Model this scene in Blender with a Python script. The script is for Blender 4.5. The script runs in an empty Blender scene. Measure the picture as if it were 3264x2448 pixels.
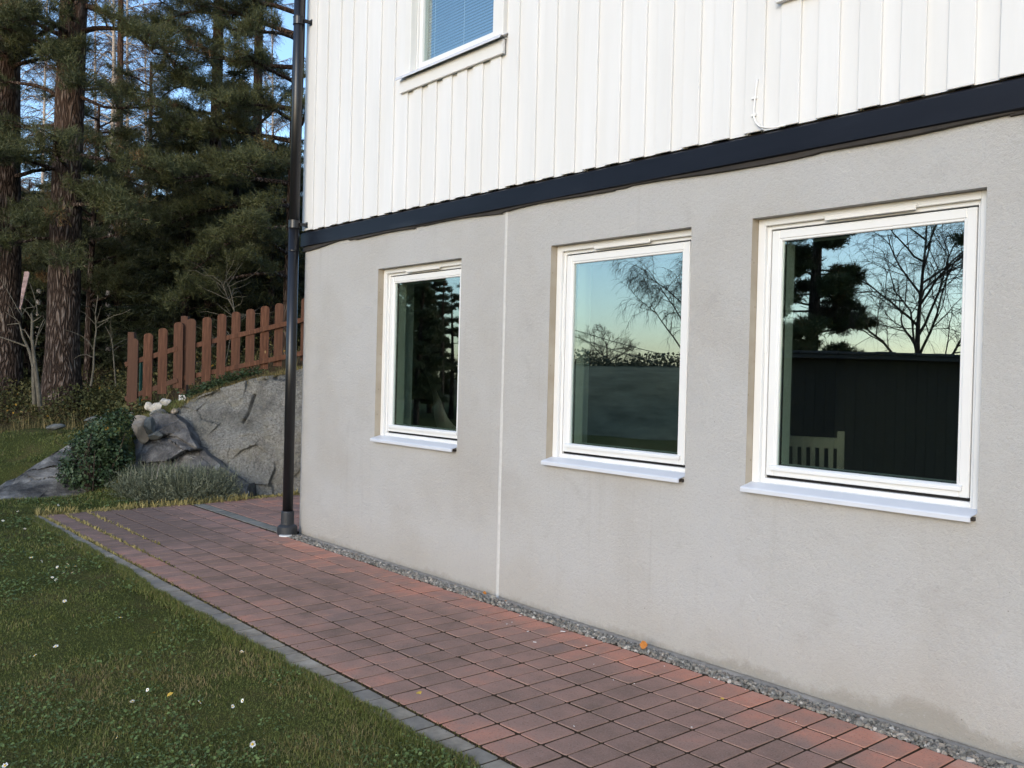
import bpy, math, random
import numpy as np
from mathutils import Vector, Matrix

random.seed(7)
rng = np.random.default_rng(11)
SC = bpy.context.scene
COL = SC.collection

# ------------------------------------------------------------------ camera
CP = np.array([0.0, -4.068, 1.55])
CR = np.array([0.6487, 0.7606, 0.0251]); CU = np.array([-0.024, -0.0125, 0.9996]); CF = np.array([-0.7607, 0.6491, -0.0101])
FPX = 2890.75
cam_d = bpy.data.cameras.new('camera'); cam = bpy.data.objects.new('camera', cam_d); COL.objects.link(cam)
cam_d.sensor_width = 36.0; cam_d.lens = FPX / 3264 * 36; cam_d.clip_start = 0.05; cam_d.clip_end = 3000
M = Matrix(((CR[0], CU[0], -CF[0], CP[0]), (CR[1], CU[1], -CF[1], CP[1]), (CR[2], CU[2], -CF[2], CP[2]), (0, 0, 0, 1)))
cam.matrix_world = M
SC.camera = cam

# ------------------------------------------------------------------ sky, sun, exposure
SUN_EL = math.radians(19.0)
SUN_DIR = Vector((0.42 * math.cos(SUN_EL), -0.9075 * math.cos(SUN_EL), math.sin(SUN_EL)))      # towards the sun
world = bpy.data.worlds.new('World'); SC.world = world; world.use_nodes = True
wn = world.node_tree.nodes; wl = world.node_tree.links
bg = wn['Background']
sky = wn.new('ShaderNodeTexSky'); sky.sky_type = 'NISHITA'; sky.sun_disc = False
sky.sun_elevation = SUN_EL; sky.sun_rotation = math.atan2(SUN_DIR.x, SUN_DIR.y)
sky.air_density = 1.0; sky.dust_density = 1.2; sky.ozone_density = 3.0; sky.altitude = 50
wl.new(sky.outputs[0], bg.inputs[0]); bg.inputs[1].default_value = 0.15
sun_d = bpy.data.lights.new('sun', 'SUN'); sun_d.energy = 0.35; sun_d.angle = math.radians(24); sun_d.color = (1.0, 0.975, 0.95)
sun = bpy.data.objects.new('sun', sun_d); COL.objects.link(sun)
sun.rotation_euler = SUN_DIR.to_track_quat('Z', 'Y').to_euler()
SC.view_settings.view_transform = 'Standard'; SC.view_settings.look = 'None'
SC.view_settings.gamma = 1.0; SC.view_settings.use_curve_mapping = False
SC.view_settings.exposure = 1.22

# ------------------------------------------------------------------ helpers
def at(xv, yv, t):
    """a point seen at (xv, yv) of the 2212-wide picture at t metres along the view axis"""
    x, y = xv * 1.47559, yv * 1.47559
    return CP + (CF + CR * (x - 1632) / FPX - CU * (y - 1224) / FPX) * t
def mirrored(xv, yv, t, yg=0.09):
    p = at(xv, yv, t); return np.array([p[0], 2 * yg - p[1], p[2]])

def _hash(ix, iy, iz):
    h = (ix * 374761393 + iy * 668265263 + iz * 2147483647 + 1274126177) & 0xffffffff
    h = ((h ^ (h >> 13)) * 1274126177) & 0xffffffff
    return ((h ^ (h >> 16)) & 0xffff) / 65535.0
def vnoise(p):
    p = np.asarray(p, float); i = np.floor(p).astype(np.int64); f = p - i; f = f * f * (3 - 2 * f)
    r = 0
    for a in (0, 1):
        for b in (0, 1):
            for c in (0, 1):
                w = (f[..., 0] if a else 1 - f[..., 0]) * (f[..., 1] if b else 1 - f[..., 1]) * (f[..., 2] if c else 1 - f[..., 2])
                r = r + w * _hash(i[..., 0] + a, i[..., 1] + b, i[..., 2] + c)
    return r
def fbm(p, o=4):
    p = np.asarray(p, float); s = 0; a = 0.5
    for k in range(o):
        s = s + a * (vnoise(p * 2 ** k + 17.3 * k) - 0.5); a *= 0.5
    return s
def n3(x, y, z, s): return np.stack([np.asarray(x) * s, np.asarray(y) * s, np.asarray(z) * s + np.zeros_like(x)], -1)

def finish(o, parent=None, label=None, cat=None, group=None, kind=None):
    COL.objects.link(o)
    if parent is not None: o.parent = parent
    tag(o, label, cat, group, kind); return o
def tag(o, label=None, cat=None, group=None, kind=None):
    if label: o['label'] = label
    if cat: o['category'] = cat
    if group: o['group'] = group
    if kind: o['kind'] = kind
    return o
def empty(name, loc=(0, 0, 0), label=None, cat=None, group=None, kind=None):
    o = bpy.data.objects.new(name, None); o.location = loc; o.empty_display_size = 0.1
    return finish(o, None, label, cat, group, kind)
def mesh_arr(name, verts, faces, mat, smooth=False, attrs=None):
    """verts (N,3); faces: list of (M,k) index arrays"""
    me = bpy.data.meshes.new(name); verts = np.ascontiguousarray(verts, np.float32)
    fs = [np.asarray(f, np.int32) for f in (faces if isinstance(faces, list) else [faces]) if len(f)]
    nl = sum(f.size for f in fs); nf = sum(len(f) for f in fs)
    me.vertices.add(len(verts)); me.vertices.foreach_set('co', verts.ravel())
    me.loops.add(nl); me.loops.foreach_set('vertex_index', np.concatenate([f.ravel() for f in fs]))
    tot = np.concatenate([np.full(len(f), f.shape[1], np.int32) for f in fs])
    me.polygons.add(nf); me.polygons.foreach_set('loop_start', np.concatenate([[0], np.cumsum(tot)[:-1]]).astype(np.int32))
    me.polygons.foreach_set('use_smooth', np.full(nf, bool(smooth)))
    for k, v in (attrs or {}).items():
        a = me.attributes.new(k, 'FLOAT', 'POINT'); a.data.foreach_set('value', np.ascontiguousarray(v, np.float32))
    me.update(calc_edges=True); me.validate()
    if mat is not None:
        for m in (mat if isinstance(mat, (list, tuple)) else [mat]): me.materials.append(m)
    return me
def mk(name, verts, faces, mat, parent=None, smooth=False, attrs=None, **kw):
    return finish(bpy.data.objects.new(name, mesh_arr(name, verts, faces, mat, smooth, attrs)), parent, **kw)

class MB:
    """collects primitives into one mesh"""
    def __init__(s): s.v = []; s.f = {}; s.n = 0
    def add(s, v, faces):
        v = np.asarray(v, float)
        for f in faces:
            f = np.asarray(f, np.int64)
            if f.ndim == 1: f = f[None]
            s.f.setdefault(f.shape[1], []).append(f + s.n)
        s.v.append(v); s.n += len(v); return s
    def box(s, x0, x1, y0, y1, z0, z1, bev=0.0):
        if bev <= 0:
            v = [(x0,y0,z0),(x1,y0,z0),(x1,y1,z0),(x0,y1,z0),(x0,y0,z1),(x1,y0,z1),(x1,y1,z1),(x0,y1,z1)]
            return s.add(v, [[(0,3,2,1),(4,5,6,7),(0,1,5,4),(1,2,6,5),(2,3,7,6),(3,0,4,7)]])
        b = min(bev, (x1-x0)/2.1, (y1-y0)/2.1, (z1-z0)/2.1)
        X = (x0, x0+b, x1-b, x1); Y = (y0, y0+b, y1-b, y1); Z = (z0, z0+b, z1-b, z1)
        v = []; idx = {}
        def p(i, j, k):
            if (i,j,k) not in idx: idx[(i,j,k)] = len(v); v.append((X[i],Y[j],Z[k]))
            return idx[(i,j,k)]
        q = []; t = []
        for k, o in ((0,-1),(3,1)):
            def rect(c): q.append(c if o > 0 else c[::-1])
            rect([p(1,1,k),p(2,1,k),p(2,2,k),p(1,2,k)])
            rect([p(1,k,2),p(2,k,2),p(2,k,1),p(1,k,1)][::1])
            rect([p(k,2,2),p(k,2,1),p(k,1,1),p(k,1,2)][::-1])
        for a in (0,3):
            for c in (0,3):
                a1 = 1 if a==0 else 2; c1 = 1 if c==0 else 2
                q.append([p(1,a1,c),p(2,a1,c),p(2,a,c1),p(1,a,c1)])
                q.append([p(a1,1,c),p(a1,2,c),p(a,2,c1),p(a,1,c1)])
                q.append([p(a1,c,1),p(a1,c,2),p(a,c1,2),p(a,c1,1)])
                for e in (0,3):
                    e1 = 1 if e==0 else 2
                    t.append([p(a,c1,e1),p(a1,c,e1),p(a1,c1,e)])
        return s.add(v, [q, t])
    def tube(s, pts, rad, n=8, caps=True):
        pts = np.asarray(pts, float); m = len(pts); rad = np.broadcast_to(np.asarray(rad, float), (m,))
        d = np.gradient(pts, axis=0); d /= np.linalg.norm(d, axis=1)[:, None] + 1e-12
        ref = np.array([0.0, 0, 1]) if abs(d[0, 2]) < 0.9 else np.array([1.0, 0, 0])
        a = np.cross(d, ref); a /= np.linalg.norm(a, axis=1)[:, None] + 1e-12; b = np.cross(d, a)
        th = np.arange(n) * 2 * np.pi / n
        v = pts[:, None] + rad[:, None, None] * (a[:, None] * np.cos(th)[None, :, None] + b[:, None] * np.sin(th)[None, :, None])
        i = np.arange(m - 1)[:, None] * n; j = np.arange(n)[None]; k = (j + 1) % n
        q = np.stack([i + j, i + n + j, i + n + k, i + k], -1).reshape(-1, 4)
        fs = [q]
        if caps: fs += [np.arange(n)[None, :], (np.arange(n)[::-1] + (m - 1) * n)[None, :]]
        return s.add(v.reshape(-1, 3), fs)
    def prism(s, prof, a, b, axis='x'):
        """closed 2D profile (list) swept from a to b along axis"""
        n = len(prof); v = []
        for w in (a, b):
            for (p, q) in prof: v.append((w, p, q) if axis == 'x' else (p, w, q) if axis == 'y' else (p, q, w))
        return s.add(v, [[(i, (i+1) % n, (i+1) % n + n, i + n) for i in range(n)], [list(range(n))[::-1]], [[i + n for i in range(n)]]])
    def data(s): return np.concatenate(s.v), [np.concatenate(f) for f in s.f.values()]
    def mesh(s, name, mat, smooth=False): v, f = s.data(); return fix(mesh_arr(name, v, f, mat, smooth))
    def build(s, name, mat, parent=None, smooth=False, **kw):
        return finish(bpy.data.objects.new(name, s.mesh(name, mat, smooth)), parent, **kw)
import bmesh
def fix(me):
    if len(me.polygons) < 4000:
        bm = bmesh.new(); bm.from_mesh(me); bmesh.ops.recalc_face_normals(bm, faces=bm.faces); bm.to_mesh(me); bm.free()
    return me

# ------------------------------------------------------------------ materials
class NT:
    def __init__(s, name):
        s.m = bpy.data.materials.new(name); s.m.use_nodes = True; s.t = s.m.node_tree; s.b = s.t.nodes['Principled BSDF']; s.out = s.t.nodes['Material Output']
    def node(s, ty, **kw):
        n = s.t.nodes.new(ty)
        for k, v in kw.items(): setattr(n, k, v)
        return n
    def put(s, sock, val):
        if hasattr(val, 'node'): s.t.links.new(val, sock)
        elif isinstance(val, (tuple, list)) and len(val) == 3 and sock.type == 'RGBA': sock.default_value = (*val, 1)
        else: sock.default_value = val
    def coord(s, scale=(1, 1, 1), kind='Object'):
        if kind == 'World': src = s.node('ShaderNodeNewGeometry').outputs['Position']
        else: src = s.node('ShaderNodeTexCoord').outputs[kind]
        mp = s.node('ShaderNodeMapping'); s.put(mp.inputs[0], src); mp.inputs['Scale'].default_value = scale; return mp.outputs[0]
    def noise(s, co, scale, detail=4, rough=0.55, dist=0):
        n = s.node('ShaderNodeTexNoise'); s.put(n.inputs['Vector'], co); n.inputs['Scale'].default_value = scale; n.inputs['Detail'].default_value = detail
        n.inputs['Roughness'].default_value = rough; n.inputs['Distortion'].default_value = dist; return n.outputs['Fac']
    def voro(s, co, scale, feature='F1', out='Distance'):
        n = s.node('ShaderNodeTexVoronoi', feature=feature); s.put(n.inputs['Vector'], co); n.inputs['Scale'].default_value = scale; return n.outputs[out]
    def ramp(s, fac, stops, interp='LINEAR'):
        r = s.node('ShaderNodeValToRGB'); r.color_ramp.interpolation = interp; s.put(r.inputs[0], fac); e = r.color_ramp.elements
        while len(e) < len(stops): e.new(0.5)
        for x, (p, c) in zip(e, stops): x.position = p; x.color = (*c, 1) if len(c) == 3 else c
        return r.outputs[0]
    def rng(s, v, a, b, c=0.0, d=1.0):
        n = s.node('ShaderNodeMapRange'); s.put(n.inputs[0], v)
        for i, x in enumerate((a, b, c, d)): s.put(n.inputs[i + 1], x)
        return n.outputs[0]
    def mix(s, f, a, b, mode='MIX'):
        n = s.node('ShaderNodeMix', data_type='RGBA', blend_type=mode); s.put(n.inputs[0], f); s.put(n.inputs[6], a); s.put(n.inputs[7], b); return n.outputs[2]
    def math(s, op, a, b=0.0):
        n = s.node('ShaderNodeMath', operation=op); s.put(n.inputs[0], a); s.put(n.inputs[1], b); return n.outputs[0]
    def sep(s, co):
        n = s.node('ShaderNodeSeparateXYZ'); s.put(n.inputs[0], co); return n.outputs
    def bump(s, h, strength=0.3, dist=0.01):
        n = s.node('ShaderNodeBump'); n.inputs['Strength'].default_value = strength; n.inputs['Distance'].default_value = dist; s.put(n.inputs['Height'], h)
        s.put(s.b.inputs['Normal'], n.outputs[0])
    def done(s, col=None, rough=0.6, spec=0.4, metal=0.0):
        if col is not None: s.put(s.b.inputs['Base Color'], col)
        s.put(s.b.inputs['Roughness'], rough); s.b.inputs['Specular IOR Level'].default_value = spec; s.b.inputs['Metallic'].default_value = metal
        return s.m
def simple(name, col, rough=0.6, spec=0.4, metal=0.0, var=0.0, scale=8):
    n = NT(name)
    if var:
        f = n.noise(n.coord(), scale, 4)
        col = n.ramp(f, [(0.3, tuple(c * (1 - var) for c in col)), (0.7, tuple(min(1, c * (1 + var)) for c in col))])
    return n.done(col, rough, spec, metal)
def leafy(name, stops, rough=0.55, trans=0.0, attr='rnd'):
    n = NT(name); a = n.node('ShaderNodeAttribute', attribute_name=attr).outputs['Fac']
    m = n.done(n.ramp(a, stops), rough, 0.25)
    if trans: n.b.inputs['Transmission Weight'].default_value = 0
    return m

# plaster: grey cement render, mottled, with damp stains at its foot
n = NT('plaster'); co = n.coord()
base = n.ramp(n.noise(co, 0.9, 5, 0.6), [(0.30, (0.385, 0.366, 0.335)), (0.52, (0.425, 0.416, 0.398)), (0.72, (0.430, 0.424, 0.414))])
base = n.mix(n.rng(n.noise(co, 3.1, 5, 0.7, 0.6), 0.56, 0.72, 0, 0.45), base, (0.345, 0.33, 0.31))
stk = n.math('MULTIPLY', n.rng(n.noise(n.coord((9, 9, 0.28)), 1.6, 4, 0.6), 0.55, 0.75, 0, 0.35), n.rng(n.noise(n.coord((1, 1, 0.5)), 0.7, 2), 0.45, 0.65))
base = n.mix(stk, base, (0.30, 0.275, 0.24))
sp = n.sep(co)
amp = n.rng(sp[0], -3.6, -2.0, 0.035, 0.125)
edge = n.math('ADD', n.math('MULTIPLY', n.rng(n.noise(n.coord((1, 1, 0.6)), 1.3, 3, 0.5), 0.36, 0.66), amp), n.math('MULTIPLY', n.math('SUBTRACT', n.noise(co, 14, 6, 0.8), 0.42), 0.13))
damp = n.rng(n.math('SUBTRACT', edge, sp[2]), -0.010, 0.030, 0, 1)
halo = n.rng(n.math('SUBTRACT', edge, sp[2]), -0.30, 0.02, 0, 0.55)
base = n.mix(halo, base, (0.385, 0.35, 0.305)); base = n.mix(n.math('MULTIPLY', damp, 0.5), base, (0.225, 0.205, 0.165))
pits = n.rng(n.voro(co, 55), 0.02, 0.09, 1, 0)
pm = n.math('MULTIPLY', pits, n.rng(n.noise(co, 6, 3), 0.5, 0.62))
base = n.mix(n.math('MULTIPLY', pm, 0.6), base, (0.2, 0.185, 0.17)); base = n.mix(n.rng(n.noise(co, 75, 3, 0.75), 0.52, 0.75, 0, 0.42), base, (0.27, 0.262, 0.25)); base = n.mix(n.rng(n.noise(co, 38, 3, 0.7), 0.60, 0.72, 0, 0.30), base, (0.50, 0.49, 0.475))
dots = n.math('MULTIPLY', n.rng(n.voro(co, 7), 0.015, 0.03, 1, 0), n.rng(n.noise(co, 1.7, 2), 0.5, 0.56))
base = n.mix(n.math('MULTIPLY', dots, 0.8), base, (0.12, 0.11, 0.10))
h = n.math('ADD', n.noise(co, 150, 3, 0.7), n.math('MULTIPLY', n.noise(co, 45, 4, 0.65), 1.6)); h = n.math('SUBTRACT', n.math('ADD', h, n.math('MULTIPLY', n.noise(co, 3.5, 3, 0.5), 2.5)), n.math('MULTIPLY', pm, 1.5))
n.bump(h, 0.75, 0.005); PLASTER = n.done(base, 0.92, 0.15)

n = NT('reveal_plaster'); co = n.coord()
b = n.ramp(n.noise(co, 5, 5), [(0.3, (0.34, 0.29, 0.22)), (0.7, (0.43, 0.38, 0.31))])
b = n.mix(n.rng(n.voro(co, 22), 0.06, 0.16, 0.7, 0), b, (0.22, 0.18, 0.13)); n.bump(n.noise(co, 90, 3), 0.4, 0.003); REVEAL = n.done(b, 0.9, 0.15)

n = NT('white_siding'); co = n.coord((1, 1, 0.12))
b = n.ramp(n.noise(co, 6, 5, 0.6), [(0.3, (0.66, 0.655, 0.635)), (0.65, (0.72, 0.715, 0.70))])
oi = n.node('ShaderNodeObjectInfo').outputs['Random']
b = n.mix(n.math('MULTIPLY', oi, 0.35), b, (0.68, 0.668, 0.64))
spk = n.math('MULTIPLY', n.rng(n.voro(n.coord(), 26), 0.02, 0.05, 1, 0), n.rng(n.noise(n.coord(), 5, 2), 0.60, 0.64)); b = n.mix(n.math('MULTIPLY', spk, 0.6), b, (0.25, 0.24, 0.22))
n.bump(n.noise(n.coord((30, 30, 1.2)), 6, 4, 0.6), 0.12, 0.003); SIDING = n.done(b, 0.55, 0.3)
TRIM = simple('white_trim', (0.70, 0.69, 0.66), 0.5, 0.3, 0, 0.03, 4)
FRAME = simple('white_window_paint', (0.715, 0.715, 0.70), 0.32, 0.45, 0, 0.015, 5)
SILLM = simple('white_coated_metal', (0.60, 0.62, 0.66), 0.25, 0.5, 0, 0.02, 7)
GASKET = simple('black_gasket', (0.012, 0.011, 0.011), 0.6, 0.3)
n = NT('dark_flashing'); co = n.coord()
b = n.ramp(n.noise(n.coord((0.4, 1, 2.5)), 3, 5, 0.6), [(0.3, (0.004, 0.005, 0.009)), (0.6, (0.007, 0.0085, 0.014)), (0.8, (0.020, 0.024, 0.031))])
n.bump(n.noise(n.coord((1, 1, 0.3)), 4, 2), 0.25, 0.01); FLASH = n.done(b, 0.45, 0.2)
LINING = simple('dark_lining', (0.035, 0.029, 0.023), 0.7, 0.3, 0, 0.3, 9)
BLACKPIPE = simple('black_coated_steel', (0.009, 0.009, 0.010), 0.33, 0.5, 0, 0.2, 5)
BOOT = simple('dark_grey_plastic', (0.028, 0.031, 0.035), 0.5, 0.4, 0, 0.25, 18)
WHITEPL = simple('white_plastic', (0.78, 0.77, 0.74), 0.4, 0.4)
SEAL = simple('pale_sealant', (0.52, 0.51, 0.485), 0.7, 0.3, 0, 0.08, 22)
ROOMW = simple('room_wall', (0.13, 0.13, 0.115), 0.9, 0.1)
ROOMD = simple('room_floor', (0.10, 0.08, 0.06), 0.7, 0.2)
INNERW = simple('glass_tinted_reveal_paint', (0.62, 0.68, 0.62), 0.6, 0.2)  # white paint with the green light of the tinted glazing mixed in
CLOTH = simple('pale_grey_cloth', (0.72, 0.70, 0.69), 0.9, 0.1)
CHAIRM = simple('cream_chair_paint', (0.40, 0.40, 0.34), 0.5, 0.3)
CONC = simple('footing_concrete', (0.36, 0.32, 0.27), 0.95, 0.1, 0, 0.25, 16)
BLIND = simple('sky_tinted_blind_slat', (0.25, 0.31, 0.47), 0.5, 0.3)  # blue of the sky reflected in the pane put into the slat colour
CORD = simple('pale_cord', (0.75, 0.76, 0.78), 0.6, 0.3)

def glass(name, ior, tint, gtint):
    n = NT(name); n.t.nodes.remove(n.b)
    fr = n.node('ShaderNodeFresnel'); bf = n.node('ShaderNodeNewGeometry').outputs['Backfacing']; n.put(fr.inputs[0], n.rng(bf, 0, 1, ior, 1 / ior))
    tr = n.node('ShaderNodeBsdfTransparent'); tr.inputs[0].default_value = (*tint, 1)
    gl = n.node('ShaderNodeBsdfGlossy'); gl.inputs['Roughness'].default_value = 0.0; gl.inputs['Color'].default_value = (*gtint, 1); bp = n.node('ShaderNodeBump'); bp.inputs['Strength'].default_value = 0.06; bp.inputs['Distance'].default_value = 0.004; n.put(bp.inputs['Height'], n.noise(n.coord(), 1.7, 2)); n.put(gl.inputs['Normal'], bp.outputs[0])
    mx = n.node('ShaderNodeMixShader'); n.put(mx.inputs[0], fr.outputs[0]); n.put(mx.inputs[1], tr.outputs[0]); n.put(mx.inputs[2], gl.outputs[0])
    n.put(n.out.inputs[0], mx.outputs[0]); return n.m
GLASS = glass('window_glass', 3.3, (0.83, 0.88, 0.83), (0.92, 1.0, 1.0))

# paving
n = NT('paver_concrete'); co = n.coord(kind='World'); geo = n.node('ShaderNodeNewGeometry')
rnd = n.math('FRACT', n.math('ADD', n.math('MULTIPLY', geo.outputs['Random Per Island'], 7.13), n.math('MULTIPLY', n.node('ShaderNodeObjectInfo').outputs['Random'], 5.77)))
big = n.noise(co, 1.3, 3, 0.5); mid = n.noise(co, 5.5, 3, 0.6)
y = n.sep(co)[1]; x = n.sep(co)[0]
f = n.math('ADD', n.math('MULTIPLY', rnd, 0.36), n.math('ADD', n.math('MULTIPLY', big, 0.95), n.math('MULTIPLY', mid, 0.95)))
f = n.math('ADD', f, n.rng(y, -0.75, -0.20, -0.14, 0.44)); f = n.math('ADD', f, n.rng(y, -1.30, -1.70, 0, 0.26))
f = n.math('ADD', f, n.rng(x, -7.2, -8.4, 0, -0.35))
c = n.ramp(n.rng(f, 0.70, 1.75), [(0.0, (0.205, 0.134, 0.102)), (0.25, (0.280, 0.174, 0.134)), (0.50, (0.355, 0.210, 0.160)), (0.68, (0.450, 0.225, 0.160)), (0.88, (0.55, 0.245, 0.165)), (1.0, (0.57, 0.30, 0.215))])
c = n.mix(n.rng(n.noise(co, 130, 3, 0.85), 0.50, 0.68, 0, 0.6), c, (0.36, 0.27, 0.22)); c = n.mix(n.rng(n.noise(co, 85, 3, 0.8), 0.56, 0.70, 0, 0.55), c, (0.085, 0.06, 0.052)); c = n.mix(n.rng(n.noise(co, 0.8, 5, 0.7), 0.56, 0.68, 0, 0.45), c, (0.12, 0.085, 0.072))
c = n.mix(n.rng(n.noise(co, 2.3, 4, 0.65), 0.58, 0.78, 0, 0.5), c, (0.20, 0.165, 0.155))
c = n.mix(n.rng(n.voro(co, 31), 0.03, 0.05, 0.5, 0), c, (0.34, 0.29, 0.26))
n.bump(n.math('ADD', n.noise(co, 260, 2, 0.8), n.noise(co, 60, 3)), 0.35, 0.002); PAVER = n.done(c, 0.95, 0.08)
n = NT('grey_paver_concrete'); co = n.coord(kind='World')
c = n.ramp(n.noise(co, 4.5, 5, 0.65), [(0.3, (0.16, 0.132, 0.098)), (0.52, (0.33, 0.28, 0.215)), (0.75, (0.50, 0.44, 0.35))])
c = n.mix(n.math('MULTIPLY', n.node('ShaderNodeObjectInfo').outputs['Random'], 0.5), c, (0.17, 0.165, 0.155))
n.bump(n.noise(co, 160, 3, 0.8), 0.4, 0.002); GPAVER = n.done(c, 0.95, 0.08)
n = NT('dark_grey_paver_concrete'); co = n.coord(kind='World'); c = n.ramp(n.noise(co, 4.5, 5, 0.65), [(0.3, (0.17, 0.158, 0.13)), (0.6, (0.26, 0.24, 0.20)), (0.8, (0.36, 0.33, 0.28))]); n.bump(n.noise(co, 160, 3, 0.8), 0.4, 0.002); SPAVER = n.done(c, 0.95, 0.08)
n = NT('joint_sand'); co = n.coord(); c = n.ramp(n.noise(co, 30, 5, 0.7), [(0.3, (0.026, 0.016, 0.011)), (0.55, (0.050, 0.033, 0.021)), (0.75, (0.070, 0.058, 0.024))]); n.bump(n.noise(co, 120, 3), 0.8, 0.004); JOINT = n.done(c, 1.0, 0.05)
n = NT('crushed_stone'); geo = n.node('ShaderNodeNewGeometry'); co = n.coord()
c = n.ramp(geo.outputs['Random Per Island'], [(0.0, (0.10, 0.094, 0.080)), (0.35, (0.21, 0.195, 0.165)), (0.6, (0.31, 0.285, 0.235)), (0.85, (0.23, 0.185, 0.145)), (0.97, (0.50, 0.46, 0.40))])
c = n.mix(n.rng(n.noise(co, 300, 2), 0.4, 0.7, 0, 0.4), c, (0.10, 0.10, 0.10)); GRAVEL = n.done(c, 0.85, 0.25)

# ground: lawn soil / forest floor
n = NT('soil_and_moss'); co = n.coord(); fo = n.node('ShaderNodeAttribute', attribute_name='forest').outputs['Fac']
lawn = n.ramp(n.noise(co, 2.2, 5, 0.65), [(0.3, (0.065, 0.075, 0.020)), (0.5, (0.090, 0.095, 0.026)), (0.66, (0.12, 0.095, 0.038)), (0.8, (0.14, 0.10, 0.05))])
lawn = n.mix(n.rng(n.noise(co, 45, 4, 0.7), 0.40, 0.75), lawn, (0.045, 0.048, 0.016))
wood = n.ramp(n.noise(co, 6, 5, 0.7), [(0.3, (0.035, 0.026, 0.016)), (0.55, (0.07, 0.048, 0.026)), (0.75, (0.05, 0.05, 0.018))])
n.bump(n.noise(co, 40, 4, 0.7), 0.8, 0.03); SOIL = n.done(n.mix(fo, lawn, wood), 1.0, 0.05)
GRASS = leafy('grass_blades', [(0.0, (0.062, 0.072, 0.016)), (0.35, (0.098, 0.118, 0.026)), (0.6, (0.135, 0.150, 0.038)), (0.80, (0.175, 0.150, 0.055)), (1.0, (0.25, 0.18, 0.085))])
CLOVER = leafy('lawn_weed_leaves', [(0.0, (0.066, 0.094, 0.026)), (0.5, (0.105, 0.150, 0.044)), (0.85, (0.15, 0.20, 0.066)), (1.0, (0.25, 0.24, 0.075))], 0.5)
MOSS = leafy('joint_moss_tufts', [(0.0, (0.050, 0.044, 0.013)), (0.45, (0.10, 0.088, 0.026)), (0.8, (0.25, 0.21, 0.075)), (1.0, (0.36, 0.29, 0.11))], 0.9)
DRYG = leafy('dry_grass', [(0.0, (0.085, 0.075, 0.026)), (0.5, (0.17, 0.135, 0.055)), (1.0, (0.29, 0.22, 0.10))], 0.8)
PETAL = simple('daisy_petals', (0.80, 0.80, 0.78), 0.6, 0.2); YOLK = simple('daisy_centre', (0.6, 0.40, 0.04), 0.7, 0.2)
LEAFO = simple('orange_leaf', (0.42, 0.16, 0.035), 0.7, 0.2, 0, 0.3, 40); LEAFY = simple('yellow_leaf', (0.50, 0.33, 0.06), 0.7, 0.2, 0, 0.3, 40)

# wood, rock, bark, foliage
n = NT('stained_fence_wood'); co = n.coord((1, 1, 0.07)); oi = n.node('ShaderNodeObjectInfo').outputs['Random']
c = n.ramp(n.noise(co, 42, 6, 0.75), [(0.3, (0.040, 0.018, 0.011)), (0.5, (0.105, 0.046, 0.026)), (0.72, (0.20, 0.10, 0.060))])
c = n.mix(n.math('MULTIPLY', oi, 0.75), c, (0.088, 0.047, 0.031))
c = n.mix(n.rng(n.noise(n.coord((1, 1, 0.25), 'World'), 9, 3), 0.60, 0.72, 0, 0.6), c, (0.065, 0.032, 0.022))
kn = n.math('MULTIPLY', n.rng(n.voro(n.coord((1, 1, 0.55), 'World'), 3.1), 0.035, 0.06, 1, 0), 0.8); c = n.mix(kn, c, (0.40, 0.27, 0.12))
n.bump(n.noise(co, 80, 4), 0.4, 0.004); FENCE = n.done(c, 0.85, 0.2)
n = NT('granite'); co = n.coord(); big = n.noise(co, 1.6, 6, 0.62)
c = n.ramp(n.noise(co, 34, 5, 0.8), [(0.28, (0.10, 0.092, 0.074)), (0.44, (0.36, 0.335, 0.285)), (0.60, (0.56, 0.525, 0.445)), (0.78, (0.72, 0.68, 0.58))])
c = n.mix(n.rng(big, 0.48, 0.66, 0, 0.7), c, (0.115, 0.108, 0.090))
sz = n.sep(co)[2]; c = n.mix(n.math('MULTIPLY', n.rng(n.noise(co, 4.2, 6, 0.8), 0.52, 0.58), 0.65), c, (0.42, 0.385, 0.30))
c = n.mix(n.rng(n.voro(co, 13), 0.03, 0.09, 0.75, 0), c, (0.045, 0.042, 0.036))
c = n.mix(n.rng(n.noise(n.coord((1, 1, 0.35)), 1.1, 4, 0.6), 0.52, 0.7, 0, 0.5), c, (0.10, 0.10, 0.085))
n.bump(n.math('ADD', n.noise(co, 40, 5, 0.8), n.math('MULTIPLY', n.noise(co, 9, 6, 0.8), 3.0)), 1.0, 0.045); ROCK = n.done(c, 0.92, 0.2)
n = NT('dark_granite'); co = n.coord(); c = n.ramp(n.noise(co, 5, 6, 0.7), [(0.3, (0.055, 0.050, 0.044)), (0.5, (0.13, 0.118, 0.105)), (0.7, (0.25, 0.232, 0.205))])
c = n.mix(n.rng(n.noise(co, 3.2, 5, 0.75, 1.0), 0.60, 0.66, 0, 0.85), c, (0.34, 0.325, 0.30)); n.bump(n.noise(co, 14, 6, 0.72), 0.9, 0.04); DROCK = n.done(c, 0.85, 0.25)
n = NT('pale_streaked_rock'); co = n.coord((1, 1, 1)); c = n.ramp(n.noise(n.coord((0.6, 0.6, 2.5)), 3.2, 6, 0.7), [(0.36, (0.035, 0.032, 0.030)), (0.5, (0.13, 0.12, 0.105)), (0.66, (0.30, 0.28, 0.25))])
n.bump(n.noise(co, 18, 6, 0.7), 0.8, 0.03); SROCK = n.done(c, 0.9, 0.2)
STONEM = simple('beige_stone', (0.36, 0.29, 0.215), 0.9, 0.2, 0, 0.35, 9); WSTONE = simple('pale_stone', (0.50, 0.45, 0.37), 0.95, 0.15, 0, 0.4, 18)
GSTONE = simple('grey_green_stone', (0.13, 0.13, 0.115), 0.9, 0.2, 0, 0.35, 9)
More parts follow.
